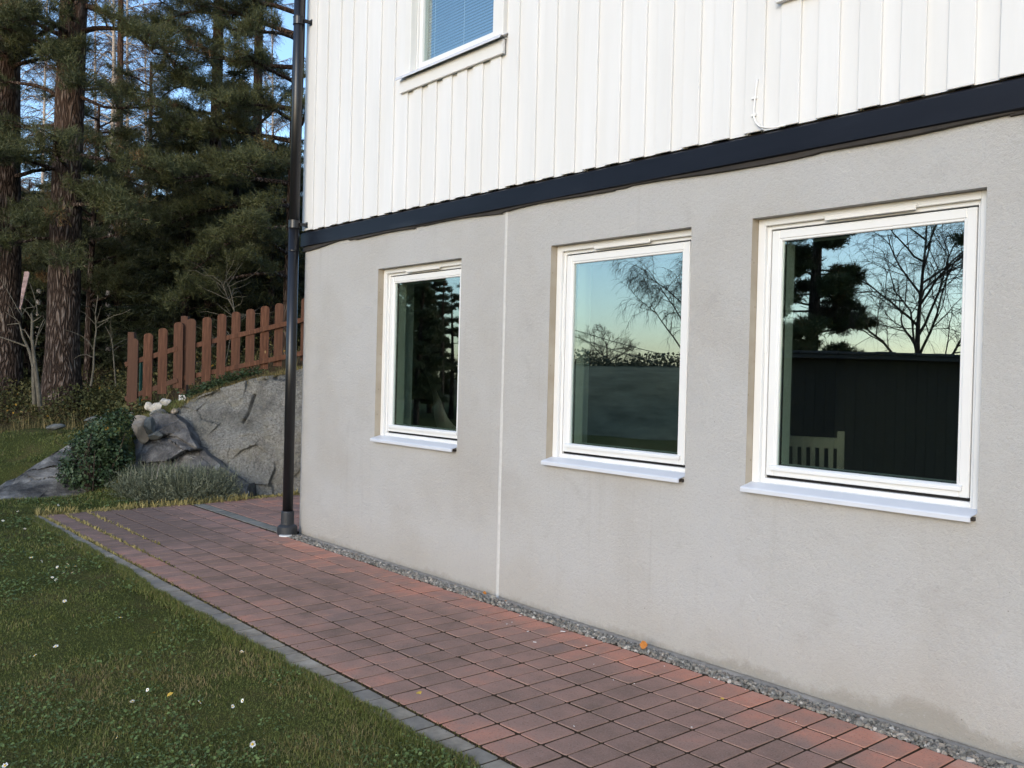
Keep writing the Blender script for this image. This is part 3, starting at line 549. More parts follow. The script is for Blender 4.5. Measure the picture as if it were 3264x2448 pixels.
# ground floor windows
def frame_ring(m, x0, x1, z0, z1, wl_, wt, wb, y0, y1, bev=0.002):
    m.box(x0, x0 + wl_, y0, y1, z0, z1, bev); m.box(x1 - wl_, x1, y0, y1, z0, z1, bev)
    m.box(x0 + wl_ - 0.0005, x1 - wl_ + 0.0005, y0 + 0.0004, y1 - 0.0004, z1 - wt, z1, bev); m.box(x0 + wl_ - 0.0005, x1 - wl_ + 0.0005, y0 + 0.0004, y1 - 0.0004, z0, z0 + wb, bev)
WLAB = ['narrow looking white window nearest the downpipe corner', 'middle white window reflecting sky and a birch', 'largest white window nearest the camera with a chair inside']
for k, (a, b) in enumerate(OPS):
    e = 0.0015; m = MB(); z0, z1 = 1.012, OZ1 - e
    frame_ring(m, a + e, b - e, z0, z1, 0.044, 0.036, 0.003, 0.055, 0.078); frame_ring(m, a + 0.040, b - 0.040, z0, z1 - 0.030, 0.025, 0.026, 0.026, 0.079, 0.15)
    wd = m.build('window', FRAME, house); H(wd); tag(wd, label=WLAB[k])
    cx = (a + b) / 2
    s = MB(); sx0, sx1, sz0, sz1 = a + 0.071, b - 0.071, 1.054, OZ1 - 0.065
    frame_ring(s, sx0, sx1, sz0, sz1, 0.044, 0.044, 0.046, 0.080, 0.125, 0.003); frame_ring(s, sx0 + 0.040, sx1 - 0.040, sz0 + 0.040, sz1 - 0.040, 0.017, 0.016, 0.014, 0.084, 0.12, 0.003)
    s.build('sash', FRAME, wd)
    g = MB(); frame_ring(g, a + 0.066, b - 0.066, 1.040, OZ1 - 0.060, 0.012, 0.012, 0.018, 0.100, 0.122, 0); gx0, gx1, gz0, gz1 = sx0 + 0.056, sx1 - 0.056, sz0 + 0.053, sz1 - 0.055
    frame_ring(g, gx0 - 0.01, gx1 + 0.01, gz0 - 0.01, gz1 + 0.01, 0.016, 0.014, 0.016, 0.109, 0.126, 0); g.build('gasket', GASKET, wd)
    p = MB(); p.box(gx0 - 0.004, gx1 + 0.004, 0.098, 0.102, gz0 - 0.004, gz1 + 0.004); p.build('pane', GLASS, wd)
    r = MB(); r.prism([(0.083, sz0 + 0.057), (0.068, sz0 + 0.050), (0.064, sz0 + 0.046), (0.064, sz0 + 0.030), (0.067, sz0 + 0.030), (0.083, sz0 + 0.036)], sx0 + 0.030, sx1 - 0.028); r.build('drip_rail', FRAME, wd)
    va = cx - 0.23 + (0.03 if k == 2 else 0.0); vt = MB(); vt.box(va, va + 0.46, 0.046, 0.056, OZ1 - 0.050, OZ1 - 0.028, 0.002); vt.box(va - 0.012, va + 0.472, 0.051, 0.0555, OZ1 - 0.030, OZ1 - 0.022, 0.001); vt.build('vent', TRIM, wd)
    for q0, q1 in ((b - 0.062, b - 0.0455), (a + 0.0455, a + 0.062)): hc = MB(); hc.box(q0, q1, 0.074, 0.0788, 1.70, 2.165, 0.001); hc.build('hinge_cover', FRAME, wd)
    sl = MB(); ov = 0.004
    prof = [(0.078, 1.0150), (0.050, 1.0135), (-0.020, 0.9960), (-0.036, 0.9915), (-0.041, 0.9850), (-0.0405, 0.9660), (-0.036, 0.9660), (-0.0375, 0.9840), (-0.033, 0.9880), (0.050, 1.0110), (0.078, 1.0130)]
    P = np.array(prof); nn_ = len(P); y_in = np.clip((P[:, 0] + 0.0) / 0.02, 0, 1)
    xl = np.where(P[:, 0] > 0.0, a + 0.001, a + 0.002 + P[:, 0] * 0.12); xr = np.where(P[:, 0] > 0.0, b - 0.001, b + 0.000 + P[:, 0] * 0.55 + 0.008)
    v = np.concatenate([np.stack([xl, P[:, 0], P[:, 1]], -1), np.stack([xr, P[:, 0], P[:, 1]], -1)]); i = np.arange(nn_); j = (i + 1) % nn_
    sl.add(v, [np.stack([i, j, j + nn_, i + nn_], -1)]); sl.build('sill', SILLM, wd)
    nb = MB(); nb.box(b - 0.024, b - 0.004, -0.020, -0.001, 0.970, 0.986); nb.build('sill_bracket', LINING, wd)
    ir = MB()
    frame_ring(ir, gx0 - 0.02, gx1 + 0.02, gz0 - 0.02, gz1 + 0.02, 0.026, 0.024, 0.026, 0.1265, 0.20, 0.002); frame_ring(ir, a - 0.01, b + 0.01, OZ0 - 0.02, OZ1 + 0.02, 0.055, 0.06, 0.06, 0.2005, 0.336, 0); ir.build('inner_reveal', INNERW, wd)
# room behind them
rm = MB(); v, q = wall_grid(0.334, True); rm.add(v, [q])
rm.box(XL + 0.1, 1.2, 4.4, 4.5, 0, ZT); rm.box(XL + 0.05, XL + 0.1, 0.335, 4.5, 0, ZT); rm.box(1.2, 1.3, 0.335, 4.5, 0, ZT); rm.box(XL + 0.05, 1.3, 0.33, 4.5, 2.62, 2.66); rm.box(-4.95, -4.87, 0.336, 4.4, 0.2, 2.62)
v, f = rm.data(); H(mk('room', v, f, ROOMW, house)); m = MB(); m.box(XL + 0.05, 1.3, 0.33, 4.5, 0.10, 0.2); H(m.build('room_floor', ROOMD, house))

# upper window with a blind
k = sc; WX0, WX1 = -6.10, -4.965
uw = MB(); frame_ring(uw, WX0 - 0.005, WX1 + 0.075, 3.915, 5.30, 0.055, 0.06, 0.05, 0.012, 0.10)
uwo = uw.build('upper_window', FRAME, house); H(uwo); tag(uwo, label='upper storey window with a lowered blind and grey sill')
c = MB(); c.box(-6.135, -6.055, -0.048, 0.011, 3.912, 5.36, 0.003); c.box(-5.018, -4.905, -0.048, 0.012, 3.912, 5.36, 0.003); c.box(-6.13, -4.905, -0.046, 0.012, 5.361, 5.47, 0.003); c.build('casing', TRIM, uwo)
s = MB(); frame_ring(s, WX0 + 0.052, WX1 + 0.020, 3.962, 5.24, 0.042, 0.045, 0.050, 0.030, 0.085); s.build('sash', FRAME, uwo)
p = MB(); p.box(WX0 + 0.090, WX1 - 0.018, 0.052, 0.056, 4.008, 5.20); p.build('pane', GLASS, uwo)
sl = MB(); sl.prism([(0.030, 3.960), (-0.055, 3.915), (-0.085, 3.906), (-0.090, 3.900), (-0.090, 3.884), (-0.085, 3.884), (-0.084, 3.899), (-0.055, 3.909), (0.030, 3.954)], -6.205, -4.885); sl.build('sill', SILLM, uwo)
tb = MB(); tb.box(-6.20, -4.905, -0.0465, -0.0235, 3.790, 3.890, 0.002); tb.box(-6.20, -4.905, -0.0205, 0.008, 3.895, 3.907); tb.build('trim_board', TRIM, uwo)
bx = MB(); bx.box(-6.4, -4.6, 0.6, 0.65, 3.5, 5.6); bx.box(-6.4, -6.35, 0.15, 0.6, 3.5, 5.6); bx.box(-4.65, -4.6, 0.15, 0.6, 3.5, 5.6); bx.box(-6.4, -4.6, 0.15, 0.6, 3.5, 3.55); H(bx.build('upper_room', ROOMW, house))
bl = empty('venetian_blind', (-5.5, 0.085, 4.9), 'closed venetian blind with three cords behind the upper window glass', 'blind')
sb = MB()
for i in range(52): z = 4.05 + i * 0.0235; sb.add([(-5.99, 0.083, z), (-5.0, 0.083, z), (-5.0, 0.096, z + 0.0215), (-5.99, 0.096, z + 0.0215), (-5.99, 0.0815, z + 0.011), (-5.0, 0.0815, z + 0.011)], [[(0, 1, 5, 4), (4, 5, 2, 3)]])
v, f = sb.data(); o = mk('slats', v - np.array([-5.5, 0.085, 4.9]), f, BLIND, bl, kind='stuff')
for x in (-5.90, -5.52, -5.12): m = MB(); m.tube([(x + 5.5, -0.008, -0.86), (x + 5.5, -0.008, 0.35)], 0.0016, 5); m.build('cord', CORD, bl)
m = MB(); m.box(-0.49, 0.50, -0.006, 0.012, -0.875, -0.853, 0.002); m.build('bottom_rail', BLIND, bl)
# foot of the trim of the next upper window
t2 = MB(); t2.box(TR2[0] - 0.005, TR2[1], -0.052, -0.0235, TR2[2], TR2[2] + 0.11, 0.002); t2.box(TR2[0] - 0.015, TR2[1], -0.09, -0.0225, TR2[2] + 0.125, TR2[2] + 0.14, 0.002); H(t2.build('trim_board', TRIM, house))

u2 = MB(); frame_ring(u2, -2.64, -1.26, 3.66, 5.30, 0.06, 0.06, 0.06, -0.02, 0.02); uw2 = u2.build('upper_window', FRAME, house); H(uw2); tag(uw2, label='second upper storey window, only its lowest trim corner in the photo')
p = MB(); p.box(-2.585, -1.315, 0.004, 0.008, 3.715, 5.245); p.build('pane', GLASS, uw2)
c = MB(); c.box(-2.76, -2.645, -0.048, 0.012, 3.63, 5.40, 0.003); c.box(-1.255, -1.14, -0.048, 0.012, 3.63, 5.40, 0.003); c.box(-2.76, -1.14, -0.049, 0.011, 5.401, 5.71, 0.003); c.build('casing', TRIM, uw2)
# downpipe at the corner
DX, DY = -7.815, -0.128
pz = MB(); pz.tube([(DX, DY, 0.20), (DX, DY, 2.90)], 0.049, 20); pz.tube([(DX, DY, 2.62), (DX, DY, 5.75)], 0.0465, 20)
dp = pz.build('downpipe', BLACKPIPE, house, smooth=True); H(dp)
for z in (2.905, 4.80):
    m = MB(); m.tube([(DX, DY, z - 0.035), (DX, DY, z + 0.035)], 0.0515, 20)
    for zz in (-0.035, 0.033): m.tube([(DX, DY, z + zz), (DX, DY, z + zz + 0.004)], 0.0545, 20)
    m.box(DX + 0.030, DX + 0.060, DY + 0.03, -0.0225, z - 0.012, z + 0.014); m.box(DX + 0.025, DX + 0.066, -0.029, -0.0225, z - 0.026, z + 0.028); m.build('pipe_clamp', BLACKPIPE, dp, smooth=False)
m = MB(); m.tube([(DX, DY, 2.655), (DX, DY, 2.660)], 0.0515, 20); m.build('pipe_collar', BLACKPIPE, dp)
gu = MB(); gu.tube([(DX, DY, -0.02), (DX, DY, 0.045), (DX, DY, 0.075), (DX, DY, 0.085), (DX, DY, 0.095), (DX, DY, 0.21), (DX, DY, 0.22)], [0.092, 0.093, 0.091, 0.080, 0.062, 0.060, 0.056], 24)
gu.build('drain_gully', BOOT, None, smooth=False, label='dark grey plastic drain boot at the foot of the black downpipe', cat='drain')
m = MB(); cx, cy = DX + 0.075, DY - 0.055; m.tube([(cx, cy, 0.001), (cx, cy, 0.008), (cx, cy, 0.010)], [0.058, 0.058, 0.05], 24); m.build('white_disc', WHITEPL, None, label='flat white plastic disc lying beside the drain boot', cat='disc')
# white cable on the siding
yb = FY - 0.008
cb = MB(); pts = [(-2.815, yb, 3.13), (-2.822, yb, 3.09), (-2.826, yb - 0.002, 3.03), (-2.830, yb - 0.004, 2.97), (-2.828, yb - 0.006, 2.935), (-2.812, yb - 0.010, 2.900), (-2.785, yb - 0.014, 2.874), (-2.745, yb - 0.016, 2.858), (-2.700, yb - 0.012, 2.853), (-2.660, yb - 0.004, 2.855), (-2.650, FY + 0.01, 2.858)]
cable = cb.build('cable', WHITEPL, None, label='short white cable clipped to the siding above the dark flashing', cat='cable') if False else None
cb.tube(pts, 0.0052, 8); cable = cb.build('cable', WHITEPL, None, smooth=True, label='short white cable clipped to the siding above the dark flashing', cat='cable')
for z in (3.035, 2.945): m = MB(); m.box(-2.846, -2.818, FY - 0.014, FY - 0.0005, z - 0.007, z + 0.005, 0.001); m.build('cable_clip', WHITEPL, cable)
# ------------------------------------------------------------------ lawn
def blades(name, p, L, W, rnd, mat, lean=0.6, seed=0, seg=True, **kw):
    """p (n,3) roots, L lengths, W widths: bent grass blades"""
    r = np.random.default_rng(seed); n = len(p); a = r.uniform(0, 6.283, n); k = np.abs(r.normal(0, lean, n)).clip(0, 1.5)
    d = np.stack([np.cos(a), np.sin(a), 0 * a], -1); b = r.uniform(0, 6.283, n); w = np.stack([np.cos(b), np.sin(b), 0 * b], -1) * (W / 2)[:, None]
    up = np.array([0, 0, 1.0]); m1 = p + (d * (0.35 * np.sin(k))[:, None] + up * (0.62 * np.cos(k * 0.6))[:, None]) * (L * 0.8)[:, None]
    m2 = p + (d * np.sin(k)[:, None] + up * (0.95 * np.cos(k))[:, None]) * L[:, None]
    v = np.stack([p - w, p + w, m1 + w * 0.8, m1 - w * 0.8, m2], 1).reshape(-1, 3); o = (np.arange(n) * 5)[:, None]
    return mk(name, v, [o + np.array([[0, 1, 2, 3]]), o + np.array([[3, 2, 4]])], mat, attrs={'rnd': np.repeat(rnd, 5)}, **kw)
def leaves(name, p, S, rnd, mat, tilt=0.5, asp=0.8, seed=0, parent=None, nrm=None, fold=0.12, **kw):
    """small pointed oval leaves, six corners folded along the midrib"""
    r = np.random.default_rng(seed); n = len(p)
    if nrm is None: nrm = np.stack([r.normal(0, tilt, n), r.normal(0, tilt, n), np.ones(n)], -1)
    nrm = nrm / np.linalg.norm(nrm, axis=1)[:, None]; a = r.normal(0, 1, (n, 3)); a -= nrm * (a * nrm).sum(1)[:, None]; a /= np.linalg.norm(a, axis=1)[:, None]; b = np.cross(nrm, a)
    S = np.asarray(S)[:, None]; up = nrm * S * fold
    v = np.stack([p - a * S * 0.5, p - a * S * 0.12 + b * S * asp * 0.5 + up, p + a * S * 0.25 + b * S * asp * 0.42 + up, p + a * S * 0.55, p + a * S * 0.25 - b * S * asp * 0.42 + up, p - a * S * 0.12 - b * S * asp * 0.5 + up], 1).reshape(-1, 3)
    o = (np.arange(n) * 6)[:, None]
    return mk(name, v, [o + np.array([[0, 1, 2, 3]]), o + np.array([[0, 3, 4, 5]])], mat, parent, attrs={'rnd': np.repeat(rnd, 6)}, **kw)
def scatter_view(n, t0, t1, s0, s1, power):
    """points on the lawn, denser near the camera"""
    u = rng.random(n); e = 1 - power - 1e-4
    t = (t0 ** e + u * (t1 ** e - t0 ** e)) ** (1 / e); k = rng.uniform(s0, s1, n); s = k * t
    x = CP[0] + CF[0] * t + CR[0] * s; y = CP[1] + CF[1] * t + CR[1] * s
    return x, y, t
x, y, t = scatter_view(500000, 2.2, 15, -0.95, 0.30, 1.0)
edge_n = -0.008 + 0.06 * np.clip((-6.3 - x) / 1.5, 0, 1) + 0.07 * fbm(n3(x, y, 0, 3.0), 3) + 0.05 * fbm(n3(x, y, 4, 12), 3)
ok = ((y < -1.822 + edge_n) | (x < -10.16 + 2 * edge_n)) & ~((x > -7.9) & (y > -1.8))
xe = np.clip((x + 7.2) / -2.6, 0, 1)
x, y, t = x[ok], y[ok], t[ok]; z = ground_z(x, y)
ff = np.clip((t - 13.6) / 1.0, 0, 1); keep = rng.random(len(x)) > ff * 0.9; x, y, t, z = x[keep], y[keep], t[keep], z[keep]
patch = fbm(n3(x, y, 0, 1.1), 4); patch2 = fbm(n3(x, y, 7, 5.0), 3)
tall = np.clip(1 + 1.6 * patch2 + 0.6 * patch, 0.35, 2.2); edge = np.exp(-np.abs(y + 1.84) / 0.06) * (x > -10)
L = rng.uniform(0.014, 0.032, len(x)) * tall * (1 + 0.7 * edge) * np.clip(t / 7, 0.9, 1.5); W = rng.uniform(0.0022, 0.0042, len(x)) * np.clip(t / 4.5, 0.9, 2.8)
rnd = np.clip(0.42 + 1.3 * patch + 0.7 * patch2 + rng.normal(0, 0.16, len(x)) + 0.30 * (rng.random(len(x)) < 0.06), 0, 1)
blades('grass', np.stack([x, y, z - 0.004], -1), L, W, rnd, GRASS, 1.0, 5, label='short mown lawn with moss and weeds beside the brick paving', cat='grass', kind='stuff')
xe = rng.uniform(-10.1, -2.2, 26000); ye = -1.828 - np.abs(rng.normal(0, 0.05, len(xe))) + 0.09 * fbm(n3(xe, 0 * xe, 4, 6), 4) + 0.045 * np.clip((-6.3 - xe) / 1.5, 0, 1)
blades('edge_grass', np.stack([xe, ye, 0 * xe - 0.006], -1), rng.uniform(0.016, 0.042, len(xe)), np.full(len(xe), 0.0034), np.clip(rng.normal(0.5, 0.2, len(xe)), 0, 1), GRASS, 1.0, 15, label='longer grass creeping over the grey edging stones', cat='grass', kind='stuff')
x, y, t = scatter_view(70000, 2.4, 11, -0.72, 0.25, 1.1)
pw_ = fbm(n3(x, y, 2, 2.6), 4); ok = ((y < -1.86) | (x < -10.2)) & (pw_ + rng.normal(0, 0.05, len(x)) > 0.015) & ~((x > -7.9) & (y > -1.8)); x, y, t, pw_ = x[ok], y[ok], t[ok], pw_[ok]
z = ground_z(x, y) + rng.uniform(0.008, 0.034, len(x))
leaves('clover', np.stack([x, y, z], -1), rng.uniform(0.008, 0.020, len(x)) * np.clip(t / 5, 0.9, 1.6), np.clip(0.35 + 1.2 * (pw_ - 0.1) + rng.normal(0, 0.2, len(x)), 0, 1), CLOVER, 0.45, 0.85, 6, label='broad leaved weeds and clover spread through the lawn', cat='weeds', kind='stuff')
# moss and dry tufts in the joints
pts = []
for xx in np.arange(-10.1, -1.2, 0.004): pts += [(xx, -1.704 + rng.normal(0, 0.010), 0)] * (rng.random() < 0.85)
for xx in np.arange(-10.05, -5.6, 0.004): pts += [(xx, -1.49 + rng.normal(0, 0.010), 0)] * (rng.random() < 0.75 * min(1, (-5.3 - xx) / 3))
for xx in np.arange(-10.05, -7.9, 0.006): pts += [(xx, -1.27 + rng.normal(0, 0.010), 0)] * (rng.random() < 0.4)
for i in range(7000):
    gx_ = X0 + PX * rng.integers(-47, 14); gy_ = -0.190 - PY * rng.integers(0, 8)
    if rng.random() < 0.5: p = (gx_ + rng.normal(0, 0.003), rng.uniform(-1.7, -0.2))
    else: p = (rng.uniform(-10, -1.3), gy_ + rng.normal(0, 0.003))
    if vnoise(np.array([p[0] * 1.7, p[1] * 1.7, 3.0])) > 0.52 or p[1] < -1.3: pts.append((p[0], p[1], 1))
for i in range(2600):      # tufts along the far edge
    yy = rng.uniform(-1.75, 2.4); pts.append((-10.14 - 0.09 * max(yy, 0) + rng.normal(0, 0.05), yy, 2 if fbm(np.array([yy * 2.5, 1.0, 4.0]), 2) > -0.05 else 0))
pts = np.array(pts); kind = pts[:, 2]; pts = pts.copy(); pts[:, 2] = -0.008
farx = np.clip((-pts[:, 0] - 5) / 4, 0, 1)
Lm = np.where(kind == 1, rng.uniform(0.005, 0.010, len(pts)), np.where(kind == 2, rng.uniform(0.02, 0.11, len(pts)), rng.uniform(0.010, 0.022, len(pts)) * (1 + 1.2 * farx)))
blades('joint_moss', pts, Lm, np.where(kind == 1, 0.006, 0.007) * (1 + farx), np.clip(0.28 + 0.65 * farx * (kind != 1) + rng.normal(0, 0.17, len(pts)), 0, 1), MOSS, 0.9, 9, label='moss and dry grass growing in the paving joints', cat='moss', kind='stuff')

# ------------------------------------------------------------------ daisies, fallen leaves
def daisy_mesh(seed):
    r = np.random.default_rng(seed); m = MB(); n = 13
    for i in range(n):
        a = i * 6.283 / n + r.normal(0, 0.05); c, s = math.cos(a), math.sin(a); l = 0.0115 * r.uniform(0.85, 1.1); z = r.uniform(0.0005, 0.0035); w = 0.0024
        m.add([(c * 0.002, s * 0.002, 0), (c * l * 0.7 - s * w, s * l * 0.7 + c * w, z), (c * l, s * l, z), (c * l * 0.7 + s * w, s * l * 0.7 - c * w, z)], [[(0, 1, 2, 3)]])
    return m.mesh('petals', PETAL)
DM = [daisy_mesh(i) for i in range(3)]; ym = MB(); ym.tube([(0, 0, 0), (0, 0, 0.0035), (0, 0, 0.005)], [0.0042, 0.0038, 0.002], 8); YM = ym.mesh('daisy_centre', YOLK)
DLAB = ['large daisy with a visible yellow centre, nearest the bottom of the photo', 'daisy beside a dark gap in the grass, near the bottom middle of the lawn', 'daisy alone in a mossy patch, left of the two bottom ones', 'small daisy between the bottom ones and the dark edging', 'tiny closed daisy just below its small neighbour by the edging', 'faint daisy half hidden in the middle of the lawn', 'daisy near the edging stones, in front of a bright weed patch', 'single bright daisy halfway between edging and far lawn', 'wide daisy alone at the left of the middle lawn']
def daisy(xv, yv, sc_=1.0, k=99):
    q = at(xv, yv, 1.0) - CP; t = (0.045 - CP[2]) / q[2]; p = CP + q * t
    for _ in range(3): t = (ground_z(p[0], p[1]) + 0.045 - CP[2]) / q[2]; p = CP + q * float(t)
    d = bpy.data.objects.new('daisy', DM[rng.integers(0, 3)]); d.location = p; d.scale = (sc_,) * 3; d.rotation_euler = (0.5 * rng.normal() - 0.25, 0.4 * rng.normal() - 0.3, rng.uniform(0, 6.28)); finish(d, None, DLAB[k] if k < len(DLAB) else 'small white daisy in the short lawn grass farther back', 'daisy', 'white daisies scattered over the lawn')
    c = bpy.data.objects.new('daisy_centre', YM); finish(c, d)
f3 = 1.956
for k_, (u_, w_, s_) in enumerate([(1573, 1510, 1.25), (1243, 1250, 1.1), (826, 1245, 1.0), (1513, 1240, 0.9), (1450, 1275, 0.8), (920, 1172, 0.8), (1508, 935, 1.1), (752, 722, 1.1), (403, 620, 1.2), (350, 487, 1.2), (326, 472, 1.0), (357, 407, 1.0), (422, 388, 1.0), (414, 409, 0.9), (395, 445, 0.9), (450, 442, 1.0), (470, 402, 1.0), (195, 348, 1.2), (258, 370, 1.1), (348, 902, 1.2), (218, 958, 0.9), (32, 1645, 1.1), (1198, 1643, 0.9), (262, 20, 1.2), (362, 20, 1.2), (18, 118, 1.2), (155, 168, 1.0), (730, 1470, 0.7), (110, 60, 1.0)]):
    daisy(u_ / f3 / 1.47559, (1600 + w_ / f3) / 1.47559, s_, k_)
def leaf(xv, yv, size, mat, label, zoff=0.006, up=0.5, cat='leaf'):
    q = at(xv, yv, 1.0) - CP; p = CP + q * ((zoff - CP[2]) / q[2]); n_ = np.array([[rng.normal(0, up), rng.normal(0, up) - up, 1.0]])
    return leaves('fallen_leaf', np.array([[p[0], p[1], p[2] + size * 0.2]]), np.array([size]), np.array([0.5]), mat, seed=int(rng.integers(0, 999)), asp=0.95, nrm=n_, label=label, cat=cat)
leaf(1390, 1397, 0.050, LEAFO, 'large orange leaf standing in the gravel strip below the middle window', 0.02, 0.9)
leaf(1047, 1283, 0.030, LEAFO, 'small orange leaf in the gravel beside the pale sealant joint', 0.0)
leaf(1093, 1300, 0.022, LEAFO, 'tiny brown leaf in gravel just right of the sealant joint', 0.0)
leaf(1560, 1512, 0.022, LEAFY, 'yellow leaf bit on the paving near the bottom right', 0.004, 0.2)
leaf(331, 1370, 0.03, LEAFY, 'yellow leaf lying in the lawn left of the paving edge', 0.03, 0.3)
leaf(368, 1503, 0.03, LEAFY, 'pale yellow leaf in the lawn beside a clover patch', 0.03, 0.3)
leaf(905, 1500, 0.03, LEAFY, 'yellowish leaf in the grass near the lowest daisy', 0.03, 0.3)
chips = [(1216, 1365, .03), (1155, 1388, .02), (1140, 1365, .016), (1095, 1349, .010), (1106, 1345, .008), (1124, 1331, .012), (1297, 1377, .009), (1267, 1396, .009), (1283, 1436, .007), (1377, 1410, .007), (1494, 1572, .008), (1266, 1395, .008), (1435, 1440, .007), (1533, 1475, .006), (1470, 1385, .006), (1325, 1470, .008), (1240, 1570, .008), (1370, 1478, .007), (1610, 1490, .007), (1720, 1560, .007)]
CL = ['largest white chip, lying beside the gravel on the paving', 'white chip on a red paver just left of the largest one', 'white chip nearer the sealant joint, third of the row by the gravel']
for k_, (xv, yv, s_) in enumerate(chips):
    q = at(xv, yv, 1.0) - CP; p = CP + q * (-CP[2] / q[2]); m = MB(); m.box(-s_ / 2, s_ / 2, -s_ * 0.2, s_ * 0.2, 0, 0.002, 0.0005)
    o = m.build('paint_chip', WHITEPL, None, label=CL[k_] if k_ < 3 else 'tiny white chip lying on the brick paving', cat='chip', group='white chips on the paving near the wall'); o.location = (p[0], p[1], 0.002); o.rotation_euler = (0, 0, rng.uniform(0, 3))

# ------------------------------------------------------------------ rocks by the garden edge
def sweep_rock(name, cols, mat, nu, nv, amp, scale, back=1.6, seed=0, cracks=None, facet=(60, 0.06, 0.35), ck=0.05, bulge=0.12, **kw):
    """cols: (xv, y_top, y_foot, t_foot, t_top) along the rock; front face, then over the top and back"""
    cols = np.array(cols, float); u = np.linspace(0, 1, nu); kx = np.linspace(0, 1, len(cols)); C_ = np.stack([np.interp(u, kx, cols[:, i]) for i in range(5)], -1)
    foot = np.array([at(c[0], c[2], c[3]) for c in C_]); top = np.array([at(c[0], c[1], c[4]) for c in C_]); foot[:, 2] -= 0.12
    bdir = np.array([CF[0], CF[1], 0.0]); vv = np.linspace(0, 1.35, nv); P = np.empty((nu, nv, 3))
    for j, w in enumerate(vv):
        if w <= 1: P[:, j] = foot * (1 - w) + top * w - bdir * (bulge * math.sin(math.pi * min(1, w * 1.02)))
        else: g = (w - 1) / 0.35; P[:, j] = top + bdir * back * g + np.array([0, 0, 1.0]) * (0.05 * math.sin(g * 1.6) - 0.75 * g ** 2.2)
    h = fbm(P * scale + seed, 5); e = np.minimum(1, np.minimum(u, 1 - u)[:, None] * 9); P = P - bdir * ((h * amp) * 0.6)[..., None]; P[..., 2] += 0.35 * amp * fbm(P * scale * 1.7 + 9 + seed, 4)
    rr = np.random.default_rng(seed); nc, off, tl = facet; flat_ = P.reshape(-1, 3); cc = flat_[rr.integers(0, len(flat_), nc)]; wp = flat_ + 0.10 * np.stack([fbm(flat_ * 3 + q, 3) for q in (0, 5, 9)], -1)
    st = np.array([1.0, 1.0, 1.5]); D2 = (((wp[:, None] - cc[None]) * st) ** 2).sum(-1); ci = D2.argmin(1); nrm_ = rr.normal(0, tl, (nc, 3)); fd = ((flat_ - cc[ci]) * nrm_[ci]).sum(1) + rr.normal(0, off, nc)[ci]
    so = np.sort(D2, 1); gap = np.sqrt(so[:, 1]) - np.sqrt(so[:, 0]); fd = np.clip(fd, -0.16, 0.16) + 0.045 * fbm(flat_ * 7, 4) + 0.10 * np.abs(fbm(flat_ * 4.3 + 31, 4)) * (fbm(flat_ * 0.9 + 5, 2) > -0.02) - ck * np.exp(-(gap / 0.02) ** 2) * (rr.random(nc)[ci] > 0.75)
    P = P - bdir * fd.reshape(P.shape[:2])[..., None]
    if cracks:
        for pts, wd, dp in cracks:
            pts = np.array([[0, 0]] + list(pts), float)[1:]; Q = np.array([(at(a, b, 1.0) - CP) for a, b in pts]); rel = P - CP; dep = rel @ CF; px = np.stack([(rel @ CR) / dep, (rel @ CU) / dep], -1); qx = np.stack([Q @ CR, Q @ CU], -1)
            dm = np.full(P.shape[:2], 9.0)
            for a, b in zip(qx[:-1], qx[1:]):
                ab = b - a; tt = np.clip(((px - a) @ ab) / (ab @ ab), 0, 1); dm = np.minimum(dm, np.linalg.norm(px - a - tt[..., None] * ab, axis=-1))
            P += bdir * (dp * np.exp(-(dm * 1959 / wd) ** 2))[..., None]
    P += (-bdir * -0.0); i, j = np.meshgrid(np.arange(nu - 1), np.arange(nv - 1), indexing='ij'); q = i * nv + j
    side = []
    pull = np.array([0.25, 0.0])
    for k, sgn in ((0, 1), (nu - 1, -1)): P[k] += bdir * 0.45
    return mk(name, P.reshape(-1, 3), np.stack([q, q + nv, q + nv + 1, q + 1], -1).reshape(-1, 4), mat, smooth=False, **kw)
RK = 'rocks at the far edge of the paving'
sweep_rock('granite_outcrop', [(372, 882, 1000, 11.7, 12.0), (400, 872, 1020, 11.6, 12.1), (440, 852, 1060, 11.35, 12.15), (500, 836, 1062, 11.3, 12.25), (560, 818, 1062, 11.35, 12.3), (620, 804, 1063, 11.4, 12.35), (680, 792, 1060, 11.5, 12.4), (760, 776, 1056, 11.7, 12.6), (860, 770, 1050, 12, 13)], ROCK, 230, 130, 0.30, 1.9, 1.3, 3,
    cracks=[([(549, 855), (538, 890), (526, 912)], 3.2, 0.10), ([(375, 882), (382, 868), (397, 862)], 4, 0.2)], facet=(46, 0.016, 0.10), ck=0.0,
    label='large grey granite outcrop rising under the picket fence', cat='rock')
sweep_rock('dark_boulder', [(225, 960, 1040, 11.35, 11.7), (262, 945, 1050, 11.2, 11.8), (300, 932, 1060, 11.1, 11.75), (322, 905, 1062, 11.05, 11.75), (345, 893, 1064, 11.0, 11.7), (378, 892, 1064, 11.0, 11.7), (400, 915, 1064, 11.0, 11.6), (420, 950, 1064, 11.0, 11.45), (448, 985, 1066, 11.0, 11.3), (490, 1015, 1066, 11.0, 11.2), (540, 1050, 1064, 11.05, 11.15)], DROCK, 150, 90, 0.30, 2.1, 0.7, 17,
    cracks=[([(250, 960), (300, 945), (340, 942), (380, 948), (420, 972)], 4, 0.07), ([(322, 900), (318, 925), (335, 942)], 4, 0.07)], facet=(30, 0.035, 0.32), ck=0.02, label='dark split boulder with a pale quartz seam left of the granite outcrop', cat='rock')
